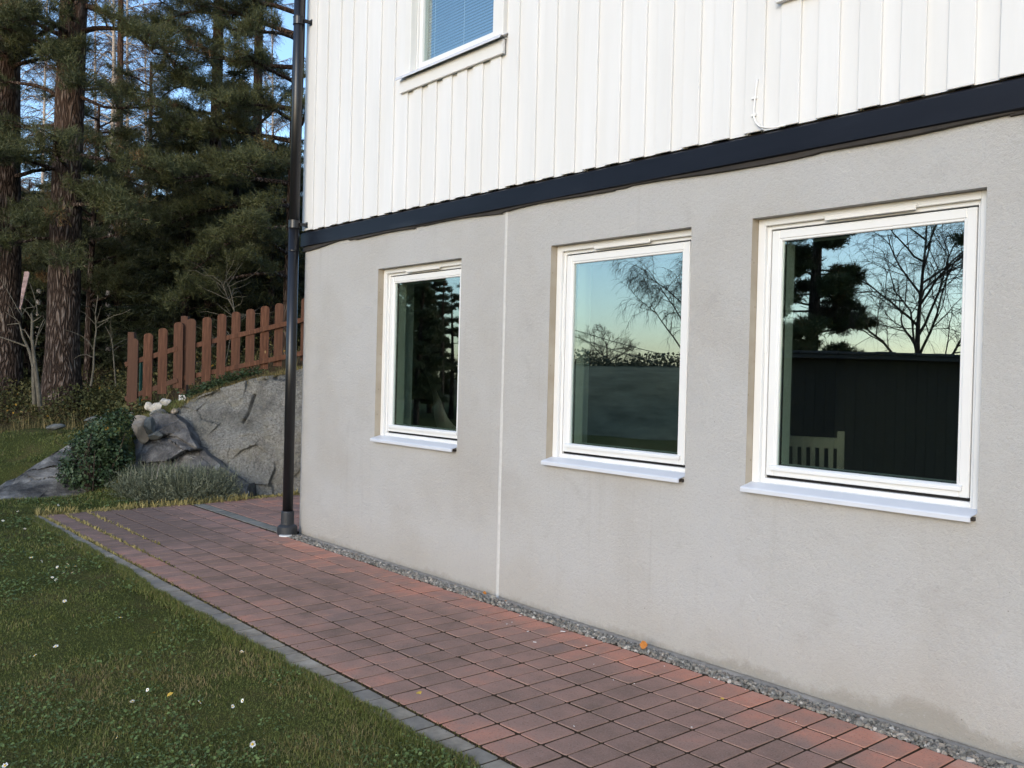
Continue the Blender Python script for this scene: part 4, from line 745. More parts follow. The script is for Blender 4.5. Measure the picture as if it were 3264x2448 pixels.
sweep_rock('rock_slab', [(-150, 1075, 1100, 10.3, 10.9), (-40, 1062, 1086, 10.4, 11.1), (0, 1048, 1078, 10.45, 11.2), (60, 1012, 1072, 10.5, 11.4), (100, 988, 1070, 10.55, 11.5), (130, 970, 1064, 10.6, 11.55), (165, 955, 1060, 10.7, 11.6), (215, 950, 1056, 10.9, 11.6)], SROCK, 90, 60, 0.13, 2.0, 0.5, 29, facet=(14, 0.03, 0.2), label='low pale sloping rock slab at the lawn edge', cat='rock')
def stone(xv, yv, t, size, sq, mat, seed, label, cat='stone', flat=1.0, group=None):
    r = np.random.default_rng(seed); me = bpy.data.meshes.new('stone'); bm = bmesh.new(); bmesh.ops.create_icosphere(bm, subdivisions=3, radius=1.0); cut = r.normal(0, 1, (9, 3)); cut /= np.linalg.norm(cut, axis=1)[:, None]; cd = r.uniform(0.55, 0.85, 9)
    P = np.array([v.co[:] for v in bm.verts]); k = fbm(P * 1.3 + seed, 3); Q = np.round(P * 2.2 + r.uniform(-.3, .3, 3)) / 2.2
    for n_, d_ in zip(cut, cd): e_ = np.clip(P @ n_ - d_, 0, None); P = P - e_[:, None] * n_
    P = P * (1 + 0.5 * k)[:, None]; P = P * np.array(sq) * size
    for v, p in zip(bm.verts, P): v.co = p
    bm.to_mesh(me); bm.free(); me.materials.append(mat); o = bpy.data.objects.new('stone', me); o.location = at(xv, yv, t); o.rotation_euler = (r.uniform(-.3, .3), r.uniform(-.3, .3), r.uniform(0, 6)); return finish(o, None, label, cat, group)
stone(306, 927, 11.45, 0.155, (0.85, 0.8, 1.25), STONEM, 3, 'upright beige stone at the left of the dark boulder')
stone(324, 922, 11.35, 0.09, (0.8, 0.9, 1.5), GSTONE, 5, 'narrow grey green stone behind the upright beige one')
stone(335, 940, 11.30, 0.075, (1.3, 0.9, 0.8), GSTONE, 8, 'wedge of grey stone under the pale seam of the boulder')
stone(345, 897, 11.85, 0.095, (1.5, 0.7, 0.9), ROCK, 12, 'light grey stone between dark boulder and granite outcrop')
stone(376, 889, 11.95, 0.06, (1.2, 0.8, 0.9), STONEM, 15, 'small tan stone wedged on top of the dark boulder')
stone(320, 877, 11.95, 0.062, (0.95, 0.9, 1.0), WSTONE, 18, 'white stone below the second picket, leftmost of the pale stones')
stone(337, 881, 11.9, 0.070, (1.4, 0.9, 0.95), WSTONE, 21, 'cream stone in the middle of the pale row under the fence')
stone(356, 869, 12.05, 0.066, (1.3, 0.8, 0.9), WSTONE, 24, 'cream stone nearest the white post shoe under the fence')
stone(470, 846, 12.25, 0.04, (2.2, 0.9, 0.6), STONEM, 27, 'small pinkish stone on the crest of the granite outcrop')
stone(487, 838, 12.3, 0.035, (2.2, 0.9, 0.5), WSTONE, 30, 'tiny pale stone on the outcrop crest beside the pinkish one')
stone(526, 830, 12.3, 0.03, (2.0, 0.9, 0.5), WSTONE, 33, 'tiny white stone on the outcrop crest below the fence')
stone(118, 924, 14.0, 0.10, (1.6, 1, 0.6), GSTONE, 36, 'flat grey stone at the lawn edge below the big pine')
stone(206, 905, 13.4, 0.09, (1.8, 1, 0.5), GSTONE, 39, 'low grey stone at the bed edge below the fence end')
stone(415, 1087, 10.7, 0.035, (1.6, 1, 0.7), GSTONE, 42, 'small dark stone at the paving edge in front of the lavender')
m = MB(); q = at(534, 1069, 1.0) - CP; p = CP + q * ((0.0 - CP[2]) / q[2]); m.tube([(0, 0, 0), (0, 0, 0.02), (0, 0, 0.045), (0, 0, 0.055)], [0.018, 0.022, 0.016, 0.004], 10); o = m.build('white_pebble', WHITEPL, None, True, label='small white egg shaped pebble at the far paving edge', cat='pebble'); o.location = p

# ------------------------------------------------------------------ picket fence
FZ = 3.687
def fpt(u, w, t): return at((380 + u / FZ) / 1.47559, (920 + w / FZ) / 1.47559, t)
FT = 12.75
fe = empty('picket_fence', fpt(735, 1300, FT), 'weathered red brown picket fence stepping up behind the granite outcrop', 'fence')
FB = np.array(fe.location)
ex = np.array([CR[0], CR[1], 0]); ex /= np.linalg.norm(ex); ey = np.array([-ex[1], ex[0], 0])   # along the fence, away from the camera
RF = np.stack([ex, ey, [0, 0, 1.0]], 0)
def fo(m, name, parent=fe, org=None, mat=FENCE, rot=0.0):
    v, f = m.data(); c, s = math.cos(rot), math.sin(rot); v = np.stack([v[:, 0] * c - v[:, 2] * s, v[:, 1], v[:, 0] * s + v[:, 2] * c], -1)
    o = finish(bpy.data.objects.new(name, fix(mesh_arr(name, v @ RF, f, mat))), parent); o.location = (org - FB) if parent is fe else org; return o
def picket(u0, u1, wt, wb, t, dy=0.0, rot=0.0):
    b = fpt((u0 + u1) / 2, wb, t); w = (u1 - u0) / FZ / FPX * t; h = (wb - wt) / FZ / FPX * t; m = MB(); a = w / 2; r = w * 0.30
    prof = [(-a, 0), (a, 0), (a, h - r), (a - r * 0.35, h - r * 0.35), (a - r, h - 0.002), (0, h), (-a + r, h - 0.002), (-a + r * 0.35, h - r * 0.35), (-a, h - r)]
    m.prism([(p, q) for p, q in prof], -0.011, 0.011, 'y'); return fo(m, 'picket', org=b + ey * dy, rot=rot)
for k, (u0, u1, wt, wb) in enumerate([(98, 208, 585, 1352), (275, 382, 525, 1310), (450, 557, 465, 1238), (633, 742, 395, 1170), (781, 888, 355, 1132), (967, 1074, 335, 1102), (1139, 1243, 297, 1056), (1311, 1414, 272, 1022), (1479, 1582, 240, 982), (1648, 1750, 205, 946), (1812, 1912, 172, 912), (1974, 2076, 150, 880), (2128, 2230, 112, 848), (2290, 2390, 85, 815), (2450, 2550, 55, 785), (2610, 2710, 25, 755)]): picket(u0, u1, wt, wb, FT + 0.012 * k, 0.0, rng.normal(0, 0.006))
def rail(a, b, th, t0, t1):
    p, q = fpt(a[0], a[1], t0), fpt(b[0], b[1], t1); d = q - p; L = np.linalg.norm(d); m = MB(); m.box(0, L, 0.014, 0.048, -th / 2, th / 2, 0.003)
    fo(m, 'rail', org=p, rot=math.asin(d[2] / L))
rail((60, 895), (690, 702), 0.068, FT, FT + 0.04); rail((60, 1300), (690, 1072), 0.068, FT, FT + 0.04); rail((700, 712), (2750, 235), 0.066, FT + 0.05, FT + 0.2); rail((700, 1062), (2750, 640), 0.066, FT + 0.05, FT + 0.2)
for (u0, u1, wt, wb, ws) in [(62, 136, 510, 1462, 1520), (688, 768, 320, 1262, 1328), (2240, 2320, -40, 890, 960)]:
    t = FT + 0.03; b = fpt((u0 + u1) / 2, wb, t); w = (u1 - u0) / FZ / FPX * t; h = (wb - wt) / FZ / FPX * t; m = MB(); m.box(-w / 2, w / 2, 0.05, 0.05 + w, 0, h, 0.004); po = fo(m, 'fence_post', org=b)
    m = MB(); hs = (ws - wb) / FZ / FPX * t + 0.03; m.box(-w / 2 - 0.003, w / 2 + 0.003, 0.046, 0.0495, -hs, 0.012); m.box(-w / 2 - 0.003, w / 2 + 0.003, 0.05 + w, 0.054 + w, -hs, 0.012); m.box(-w / 2, w / 2, 0.0496, 0.05 + w, -0.012, -0.006)
    for q in ((-0.3, -0.02), (0.25, -0.035), (0.05, -0.055), (-0.2, -0.06)): m.box(q[0] * w, q[0] * w + 0.009, 0.042, 0.0462, q[1], q[1] + 0.009)
    fo(m, 'post_shoe', po, np.zeros(3), GALV)
m = MB(); b = fpt(250, 1215, FT + 0.35); h = 360 / FZ / FPX * 13.1; m.box(-0.016, 0.016, -0.016, 0.016, -0.2, h, 0.003); m.box(-0.020, 0.020, -0.018, 0.018, h - 0.02, h + 0.004); v, f = m.data(); o = mk('green_stake', v, f, TEAL, label='dark teal stake behind the first gap of the picket fence', cat='stake'); o.location = b

# ------------------------------------------------------------------ shrubs and low growth
def on_ground(xv, yv, it=12):
    q = at(xv, yv, 1.0) - CP; t = 8.0
    for t in np.arange(6, 45, 0.1):
        p = CP + q * t
        if p[2] <= float(ground_z(p[0], p[1])): break
    return p
def ball(n, c, rad, hollow=0.45):
    d = rng.normal(0, 1, (n, 3)); d /= np.linalg.norm(d, axis=1)[:, None]; r = rng.uniform(hollow, 1, n) ** 0.6 * (1 + 0.25 * np.abs(rng.normal(0, 0.5, n))); return np.asarray(c) + d * r[:, None] * np.asarray(rad), d
def shrub_stems(base, n, h, spread, rad, seed):
    r = np.random.default_rng(seed); m = MB(); tips = []
    for i in range(n):
        a = r.uniform(0, 6.28); k = r.uniform(0.1, 1) * spread; e = np.array([math.cos(a) * k, math.sin(a) * k, h * r.uniform(0.6, 1.05)]); mid = e * 0.5 + np.array([r.normal(0, .05), r.normal(0, .05), 0.08]); b0 = np.array([math.cos(a), math.sin(a), 0]) * 0.05
        m.tube([base + b0 + [0, 0, -0.05], base + mid, base + e], [rad, rad * 0.7, rad * 0.3], 5); tips.append(base + e)
    return m, np.array(tips)
# dark leafy shrub in front of the boulder
sb_ = at(200, 1052, 10.85); sb_[2] = 0.0
rt = empty('leafy_shrub', sb_, 'dark green leafy shrub between the pale slab and the lavender', 'shrub')
m, _ = shrub_stems(np.zeros(3), 26, 0.72, 0.45, 0.008, 4); m.build('stems', TWIG, rt, kind='stuff')
P = []; N = []
for xv, yv, rx, rz, n_ in [(200, 1000, 0.40, 0.34, 2600), (232, 935, 0.28, 0.24, 1500), (165, 1025, 0.24, 0.22, 900), (250, 1000, 0.24, 0.36, 1300), (215, 960, 0.34, 0.25, 1400), (185, 968, 0.2, 0.16, 500), (262, 905, 0.16, 0.13, 420)]:
    c = at(xv, yv, 10.95); p, d = ball(n_, c, (rx, rx * 0.85, rz)); w = fbm(p * 5.0, 3); k = w > -0.09; P.append(p[k]); N.append(d[k])
P = np.concatenate(P); N = np.concatenate(N); k = P[:, 2] > 0.02; P, N = P[k], N[k]; low = np.exp(-((P - at(258, 1040, 10.7)) ** 2).sum(1) / 0.012)
leaves('foliage', P - sb_, rng.uniform(0.022, 0.046, len(P)), np.clip(0.45 + 1.3 * fbm(P * 4, 3) + rng.normal(0, 0.2, len(P)), 0, 0.86) * (1 - (low > 0.3)) + (low > 0.3) * rng.uniform(0.8, 1, len(P)), IVY, parent=rt, seed=12, nrm=N * 0.6 + rng.normal(0, 0.5, N.shape) + np.array([0, 0, 0.7]), kind='stuff')
# lavender: fine grey green stems fanning up
def fan_plant(name, spots, n, L, W, mat, label, cat, seed, rn=(0.0, 0.9)):
    P = []; D = []
    for (xv, yv, t, r, k) in spots:
        c = at(xv, yv, t); c[2] = float(ground_z(c[0], c[1])); m_ = int(n * k); a = rng.uniform(0, 6.28, m_); q = np.sqrt(rng.random(m_)); p = c + np.stack([np.cos(a) * q * r * 0.55, np.sin(a) * q * r * 0.55, 0 * a], -1)
        el = rng.uniform(0.25, 1.45, m_); P.append(p); D.append(np.stack([np.cos(a) * np.cos(el) * (0.3 + q), np.sin(a) * np.cos(el) * (0.3 + q), np.sin(el)], -1))
    P = np.concatenate(P); D = np.concatenate(D); D /= np.linalg.norm(D, axis=1)[:, None]; n_ = len(P); LL = rng.uniform(*L, n_); base = P.mean(0); base[2] = P[:, 2].min()
    V = []; R_ = []
    side = np.cross(D, rng.normal(0, 1, (n_, 3))); side /= np.linalg.norm(side, axis=1)[:, None]
    tipd = D + np.array([0, 0, 0.25]) + rng.normal(0, 0.12, (n_, 3)); mid = P + D * LL[:, None] * 0.6; tip = mid + tipd * LL[:, None] * 0.4; w = side * W / 2
    V.append(np.stack([P - w * .6, P + w * .6, mid + w * .6, mid - w * .6, tip], 1)); rr = rng.uniform(*rn, n_)
    o = (np.arange(n_) * 5)[:, None]; faces = [o + np.array([[0, 1, 2, 3]]), o + np.array([[3, 2, 4]])]; V = V[0].reshape(-1, 3); rv = np.repeat(rr, 5)
    # leaflets along each stem
    K = 7; f = rng.uniform(0.25, 1.0, (n_, K)); q = P[:, None] + D[:, None] * (LL[:, None] * f)[..., None]; ld = D[:, None] * 0.6 + rng.normal(0, 0.6, (n_, K, 3)); ld[..., 2] += 0.25; ld /= np.linalg.norm(ld, axis=2)[..., None]; ll = rng.uniform(0.025, 0.05, (n_, K))[..., None]; sw = np.cross(ld, rng.normal(0, 1, (n_, K, 3))); sw = sw / np.linalg.norm(sw, axis=2)[..., None] * W * 1.1
    LV = np.stack([q - sw * .5, q + sw * .5, q + ld * ll], 2).reshape(-1, 3); b0 = len(V); V = np.concatenate([V, LV]); faces[1] = np.concatenate([faces[1], b0 + np.arange(len(LV)).reshape(-1, 3)]); rv = np.concatenate([rv, np.repeat(np.clip(rr[:, None] + rng.normal(0, 0.15, (n_, K)), 0, rn[1]).ravel(), 3)])
    r = empty(name, base, label, cat); mk('foliage', V - base, faces, mat, r, attrs={'rnd': rv}, kind='stuff')
fan_plant('lavender_bush', [(315, 1070, 10.75, 0.24, 0.9), (350, 1078, 10.65, 0.30, 1.2), (395, 1082, 10.6, 0.30, 1.2), (430, 1078, 10.7, 0.28, 1.0), (458, 1070, 10.85, 0.2, 0.5), (330, 1060, 10.9, 0.26, 0.7), (400, 1064, 10.9, 0.28, 0.7)], 1100, (0.16, 0.45), 0.009, LAV, 'wide grey green lavender bush at the foot of the rocks', 'shrub', 3)
lk = np.concatenate([at(q, w, e)[None] + rng.normal(0, 1, (60, 3)) * np.array([0.2, 0.2, 0.02]) for q, w, e in [(320, 1035, 10.8), (360, 1030, 10.75), (400, 1030, 10.75), (435, 1035, 10.8)]])
blades('lavender_stalks', lk, rng.uniform(0.12, 0.30, len(lk)), np.full(len(lk), 0.006), rng.uniform(0.7, 1.0, len(lk)), LAV, 0.35, 77, label='faded flower stalks standing out of the lavender bush', cat='flower stalks', kind='stuff')
def tuft_field(name, pts, L, W, lo, hi, mat, label, cat, lean=0.7, seed=1):
    pts = np.asarray(pts); return blades(name, pts, rng.uniform(*L, len(pts)), np.full(len(pts), W), rng.uniform(lo, hi, len(pts)), mat, lean, seed, label=label, cat=cat, kind='stuff')
def along(path, n, jit, t):
    k = np.linspace(0, 1, len(path)); u = rng.random(n); path = np.array(path, float); xv = np.interp(u, k, path[:, 0]) + rng.normal(0, jit, n); yv = np.interp(u, k, path[:, 1]); tt = np.interp(u, k, path[:, 2]) + rng.normal(0, t, n)
    return np.array([at(a, b, c) for a, b, c in zip(xv, yv, tt)])
crest = along([(300, 905, 12.3), (350, 893, 12.3), (395, 872, 12.35), (440, 850, 12.4), (500, 832, 12.5), (580, 812, 12.6), (660, 795, 12.7), (720, 785, 12.8)], 5200, 6, 0.16); crest[:, 2] -= 0.03
tuft_field('crest_grass', crest, (0.03, 0.105), 0.007, 0.0, 0.85, DRYG, 'brownish dry grass along the crest between outcrop and fence', 'grass', 0.6, 31)
mossg = along([(300, 912, 12.0), (350, 896, 12.1), (385, 880, 12.15), (392, 872, 12.2)], 1500, 5, 0.10)
tuft_field('bank_grass', mossg, (0.03, 0.08), 0.008, 0.25, 0.85, GRASS, 'fresh green grass bank beside the pale stones under the fence', 'grass', 0.6, 33)
ivy = along([(395, 862, 12.3), (440, 843, 12.35), (480, 828, 12.4), (520, 815, 12.5), (560, 805, 12.55)], 1500, 7, 0.10); ivy[:, 2] += rng.uniform(0, 0.10, len(ivy)) * np.clip(np.sin(np.linspace(0, 9, len(ivy))) + 0.6, 0.1, 1)
leaves('ground_ivy', ivy, rng.uniform(0.02, 0.04, len(ivy)), rng.uniform(0, 0.85, len(ivy)), IVY, seed=21, tilt=0.6, label='low dark green creeping plants along the outcrop crest', cat='ground cover', kind='stuff')
ug = []
for xv, yv, n_, r_, h_ in [(-60, 905, 900, .9, .45), (0, 900, 900, 0.8, .4), (50, 890, 700, 0.6, .4), (90, 905, 500, .5, .3), (160, 905, 1100, 0.6, .45), (200, 890, 1200, 0.6, .5), (235, 895, 900, 0.45, .4), (262, 905, 500, 0.35, .25), (300, 893, 500, 0.3, .22), (-150, 900, 700, 1.0, .5), (215, 850, 700, 0.8, .6), (60, 850, 500, 1.0, .6), (330, 850, 700, 1.0, .5), (450, 830, 700, 1.2, .5), (560, 805, 600, 1.2, .5)]:
    c = on_ground(xv, yv); a = rng.uniform(0, 6.28, n_); q = np.sqrt(rng.random(n_)) * r_; x_ = c[0] + np.cos(a) * q; y_ = c[1] + np.sin(a) * q; ug.append(np.stack([x_, y_, ground_z(x_, y_) + rng.random(n_) ** 1.5 * h_], -1))
ug = np.concatenate(ug); lr = np.clip(0.4 + 1.1 * fbm(ug * 1.6, 3) + rng.normal(0, 0.2, len(ug)), 0, 0.9); lr = np.where(rng.random(len(ug)) < 0.008, 1.0, lr)
leaves('undergrowth', ug, rng.uniform(0.025, 0.06, len(ug)), lr, UNDER, seed=23, tilt=0.9, label='tangled undergrowth and autumn leaves at the edge of the wood', cat='undergrowth', kind='stuff')
fl = rng.uniform(-1, 1, (26000, 2)); tt = 14.6 + 20 * rng.random(26000) ** 1.6; ss = rng.uniform(-0.75, 0.30, 26000) * tt; x_ = CF[0] * tt + CR[0] * ss; y_ = CP[1] + CF[1] * tt + CR[1] * ss; k = x_ < -9.5; x_, y_, tt = x_[k], y_[k], tt[k]
blades('forest_floor_grass', np.stack([x_, y_, ground_z(x_, y_) - 0.02], -1), rng.uniform(0.08, 0.38, len(x_)), 0.010 * np.clip(tt / 15, 1, 2), rng.uniform(0, 0.8, len(x_)), DRYG, 0.6, 37, label='dry grass and bracken on the floor of the wood', cat='grass', kind='stuff')
# ------------------------------------------------------------------ trees
def needles(P, D, K, L, W, r, spread=0.9):
    """K thin triangles round each shoot (P position, D direction)"""
    n = len(P); d = D[:, None] * 0.75 + r.normal(0, spread * 0.62, (n, K, 3)); d /= np.linalg.norm(d, axis=2)[..., None] + 1e-9
    l = r.uniform(0.7, 1.15, (n, K, 1)) * L; b = P[:, None] + D[:, None] * r.uniform(-0.06, 0.10, (n, K, 1)) + r.normal(0, 0.012, (n, K, 3)); w = np.cross(d, r.normal(0, 1, (n, K, 3))); w = w / (np.linalg.norm(w, axis=2)[..., None] + 1e-9) * W * 0.5
    return np.stack([b - w, b + w, b + d * l], 2).reshape(-1, 3)
def curve_pts(p0, d0, L, n, droop, wig, r):
    pts = [np.array(p0, float)]; d = np.array(d0, float); d /= np.linalg.norm(d); st = L / n
    for i in range(n):
        d = d + np.array([0, 0, droop / n]) + r.normal(0, wig / math.sqrt(n), 3); d /= np.linalg.norm(d); pts.append(pts[-1] + d * st)
    return np.array(pts)
def trunk_pts(h, lean, r, n=16, bend=0.06):
    z = np.linspace(0, 1, n); x = lean[0] * z + bend * np.sin(z * r.uniform(2, 5) + r.uniform(0, 6)); y = lean[1] * z + bend * np.sin(z * r.uniform(2, 5) + r.uniform(0, 6)); x -= x[0]; y -= y[0]
    return np.stack([x, y, z * h], -1)
def rough_trunk(m, pts, rad, n=20, amp=0.05, rings=60):
    z = np.linspace(0, 1, rings); k = np.linspace(0, 1, len(pts)); P = np.stack([np.interp(z, k, pts[:, i]) for i in range(3)], -1); R_ = np.interp(z, k, rad); th = np.arange(n) * 2 * np.pi / n
    c, s = np.cos(th), np.sin(th); q = np.stack([c[None] * 2.5 + 0 * z[:, None], s[None] * 2.5 + 0 * z[:, None], P[:, 2][:, None] * 1.4 + 0 * c[None]], -1); h = fbm(q, 3)
    rr = R_[:, None] * (1 + amp * 3 * h); v = P[:, None] + np.stack([rr * c[None], rr * s[None], 0 * rr], -1)
    i = np.arange(rings - 1)[:, None] * n; j = np.arange(n)[None]; kk = (j + 1) % n; m.add(v.reshape(-1, 3), [np.stack([i + j, i + kk, i + n + kk, i + n + j], -1).reshape(-1, 4)])
class Crown:
    def __init__(s): s.P = []; s.D = []; s.k = []
    def add(s, P, D, k): s.P.append(P); s.D.append(D); s.k.append(np.full(len(P), k))
    def get(s): return np.concatenate(s.P), np.concatenate(s.D), np.concatenate(s.k)
def pine_branch(m, cr, p0, az, L, r, el=0.25, droop=-0.3, dense=1.0, rad=None, bare=0.35, tint=0.0):
    rad = rad or 0.014 + 0.016 * L; d = np.array([math.cos(az) * math.cos(el), math.sin(az) * math.cos(el), math.sin(el)]); n = 9
    pts = curve_pts(p0, d, L, n, droop, 0.32, r); m.tube(pts, np.linspace(rad, rad * 0.25, n + 1), 6, False)
    ns = int(5 + 5 * L)
    for i in range(ns):
        u = bare + (1 - bare) * (i + r.random()) / ns; q = np.array([np.interp(u * n, np.arange(n + 1), pts[:, k]) for k in range(3)]); sl = L * (0.42 - 0.22 * u) * r.uniform(0.6, 1.2); a2 = az + (1 if i % 2 else -1) * r.uniform(0.45, 1.15)
        e2 = r.uniform(-0.05, 0.45); d2 = np.array([math.cos(a2) * math.cos(e2), math.sin(a2) * math.cos(e2), math.sin(e2)]); sp = curve_pts(q, d2, sl, 4, -0.15, 0.4, r); m.tube(sp, np.linspace(rad * 0.30, rad * 0.10, 5), 4, False)
        ct = max(2, int(30 * dense * (0.4 + sl))); w = r.uniform(0.15, 1, ct) ** 0.7; Q = np.stack([np.interp(w * 4, np.arange(5), sp[:, k]) for k in range(3)], -1) + r.normal(0, 0.075, (ct, 3)) * np.array([1, 1, 0.6])
        D = d2[None] * 0.6 + r.normal(0, 0.5, (ct, 3)) + np.array([0, 0, 0.55]); D /= np.linalg.norm(D, axis=1)[:, None]; cr.add(Q, D, tint + r.normal(0, 0.07) + (0.0 if r.random() > 0.04 else 0.5))
def finish_tree(name, root_loc, m, cr, bmat, nmat, label, K, L, W, seed, group=None, cat='tree', spread=0.9, yaw=0.0):
    r = np.random.default_rng(seed); rt = empty(name, root_loc, label, cat, group); rt.rotation_euler = (0, 0, yaw)
    m.build('trunk', bmat, rt, smooth=True)
    if cr is not None:
        P, D, k = cr.get(); V = needles(P, D, K, L, W, r, spread); rv = np.repeat(np.clip(0.44 + k[:, None] + 0.95 * fbm(P * 1.5, 3)[:, None] + r.normal(0, 0.14, (len(P), K)), 0, 1).ravel(), 3); mk('crown', V, np.arange(len(V)).reshape(-1, 3), nmat, rt, attrs={'rnd': rv})
    return rt
AZR = math.atan2(CR[1], CR[0])
def az(deg): return AZR - math.radians(deg)          # 0 = to the right, 90 = towards the camera, 180 = to the left
def big_pine(base, h, rad, explicit, seed, label, lean=(0, 0), crown_from=8.4, crown_n=26, Lc=(1.6, 2.8), flare=1.25, K=15):
    r = np.random.default_rng(seed); m = MB(); cr = Crown(); tp = trunk_pts(h, lean, r); rads = np.interp(np.linspace(0, 1, len(tp)), [0, 0.04, 0.10, 0.6, 1], [rad * flare, rad * 1.08, rad, rad * 0.72, 0.03]); rough_trunk(m, tp, rads, 22, 0.045, 90)
    def tpos(z): return np.array([np.interp(z, tp[:, 2], tp[:, k]) for k in range(3)])
    for (z, a, L, el, droop, dense, bare) in explicit: pine_branch(m, cr, tpos(z - base[2]), az(a), L, r, el, droop, dense, None, bare)
    for i in range(crown_n):
        z = crown_from - base[2] + (h - crown_from + base[2] - 0.3) * (i + r.random()) / crown_n; k = (z - (crown_from - base[2])) / (h - crown_from + base[2]); pine_branch(m, cr, tpos(z), r.uniform(0, 6.28), r.uniform(*Lc) * (1 - 0.65 * k), r, 0.3, -0.25, 0.75)
    return finish_tree('pine_tree', base, m, cr, PBARK, NEEDLE, label, K, 0.105, 0.0085, seed)
def base_at(xv, t, dz=-0.08):
    p = at(xv, 800, t); p[2] = float(ground_z(p[0], p[1])) + dz; return p
# z, azimuth, length, elevation, droop, density, bare part
big_pine(base_at(134, 16.0), 17, 0.27, [(6.15, 175, 1.9, 0.25, -0.1, 0.55, 0.55), (5.8, 190, 1.7, 0.05, 0.1, 0.5, 0.5), (6.3, 10, 1.7, -0.35, 0.1, 0.35, 0.5), (6.5, 50, 1.5, -0.1, -0.1, 0.7, 0.4), (7.3, 95, 1.6, 0.1, -0.2, 1.25, 0.2), (7.0, 130, 1.9, 0.15, -0.2, 1.2, 0.25), (7.25, 160, 2.0, 0.15, -0.2, 1.2, 0.3), (7.5, 60, 1.8, 0.05, -0.3, 1.1, 0.2), (7.35, 25, 2.3, 0.1, -0.35, 1.0, 0.35), (7.6, 200, 2.1, 0.1, -0.2, 1.1, 0.25), (6.9, 75, 1.4, 0.15, -0.3, 1.2, 0.2), (7.9, 0, 2.6, 0.0, -0.3, 0.35, 0.6), (5.0, 75, 1.5, 0.1, -0.3, 1.0, 0.3), (4.9, 120, 1.6, 0.1, -0.3, 1.1, 0.3), (4.6, 40, 1.6, 0.0, -0.3, 0.9, 0.35), (5.3, 165, 1.8, 0.0, -0.3, 1.0, 0.3), (4.2, 90, 1.3, -0.1, -0.3, 0.9, 0.3), (4.3, 20, 2.0, -0.1, -0.3, 0.8, 0.35), (5.2, 20, 2.0, 0.0, -0.3, 0.7, 0.4), (3.8, 150, 1.4, -0.1, -0.3, 0.9, 0.3), (3.6, 60, 1.3, -0.15, -0.3, 0.7, 0.4)], 101, 'stout dark barked pine nearest the fence, its foot beside the lawn', lean=(0.35, 0.2), flare=1.42)
big_pine(base_at(10, 17.0), 16.5, 0.27, [(7.4, 60, 2.2, 0.1, -0.25, 1.1, 0.3), (7.0, 30, 2.0, 0.1, -0.3, 1.0, 0.3), (7.8, 90, 1.6, 0.1, -0.2, 1.1, 0.3), (6.3, 100, 1.6, 0.05, -0.25, 1.0, 0.3), (5.4, 60, 1.7, 0.0, -0.3, 1.2, 0.25), (5.0, 20, 2.0, 0.0, -0.3, 1.1, 0.3), (4.7, 100, 1.6, 0.0, -0.3, 1.1, 0.25), (4.3, 45, 1.8, -0.1, -0.3, 1.0, 0.3), (5.6, 140, 1.8, 0.0, -0.3, 1.0, 0.3), (6.6, 150, 1.9, 0.1, -0.2, 1.0, 0.3), (7.2, 180, 1.9, 0.1, -0.2, 1.0, 0.3), (3.9, 80, 1.5, -0.1, -0.3, 0.8, 0.3)], 102, 'tall reddish pine trunk at the far left edge', lean=(-0.2, 0.1))
big_pine(base_at(622, 17.0), 16, 0.125, [(8.2, 150, 2.1, 0.15, -0.25, 1.2, 0.25), (7.8, 185, 2.3, 0.1, -0.25, 1.1, 0.35), (7.7, 120, 1.7, 0.15, -0.25, 1.1, 0.3), (7.2, 175, 2.0, 0.0, -0.1, 0.4, 0.55), (6.9, 140, 1.7, 0.05, -0.3, 1.0, 0.35), (6.4, 165, 2.2, 0.1, -0.3, 1.2, 0.3), (6.2, 125, 1.8, 0.05, -0.3, 1.2, 0.25), (5.8, 150, 2.2, 0.1, -0.35, 1.3, 0.25), (5.5, 180, 2.5, 0.05, -0.3, 1.2, 0.35), (5.3, 105, 1.7, 0.0, -0.3, 1.2, 0.2), (5.0, 145, 2.3, 0.0, -0.35, 1.3, 0.25), (4.7, 170, 2.5, 0.0, -0.3, 1.2, 0.35), (4.6, 120, 1.9, -0.05, -0.3, 1.2, 0.2), (4.2, 155, 2.0, -0.1, -0.35, 1.0, 0.35), (3.7, 110, 1.5, -0.1, -0.25, 1.1, 0.25), (3.4, 165, 2.1, -0.1, -0.15, 1.2, 0.45), (3.25, 130, 1.6, -0.1, -0.15, 1.2, 0.3), (6.0, 60, 1.5, 0.0, -0.3, 1.0, 0.3), (7.0, 40, 1.5, 0.0, -0.3, 1.0, 0.3)], 103, 'slender pine just left of the downpipe with drooping green boughs', lean=(0.1, 0.05), flare=1.2)
big_pine(base_at(452, 19.0), 14, 0.14, [(z, a, L, 0.05, -0.35, 1.15, 0.2) for z, a, L in [(3.6, 100, 1.3), (4.0, 170, 1.5), (4.3, 60, 1.5), (4.7, 120, 1.6), (5.0, 200, 1.3), (5.3, 90, 1.6), (5.6, 20, 1.6), (5.9, 140, 1.5), (6.2, 70, 1.6), (6.5, 180, 1.4), (6.8, 110, 1.6), (7.1, 40, 1.6), (7.4, 150, 1.4), (7.7, 90, 1.6), (8.0, 10, 1.4), (8.3, 130, 1.4), (8.6, 60, 1.5), (8.9, 170, 1.3), (9.2, 90, 1.5), (9.6, 30, 1.4), (9.9, 140, 1.3)]], 104, 'dense pine in the middle of the wood behind the fence', crown_from=10.2, crown_n=20, Lc=(1.2, 1.7))
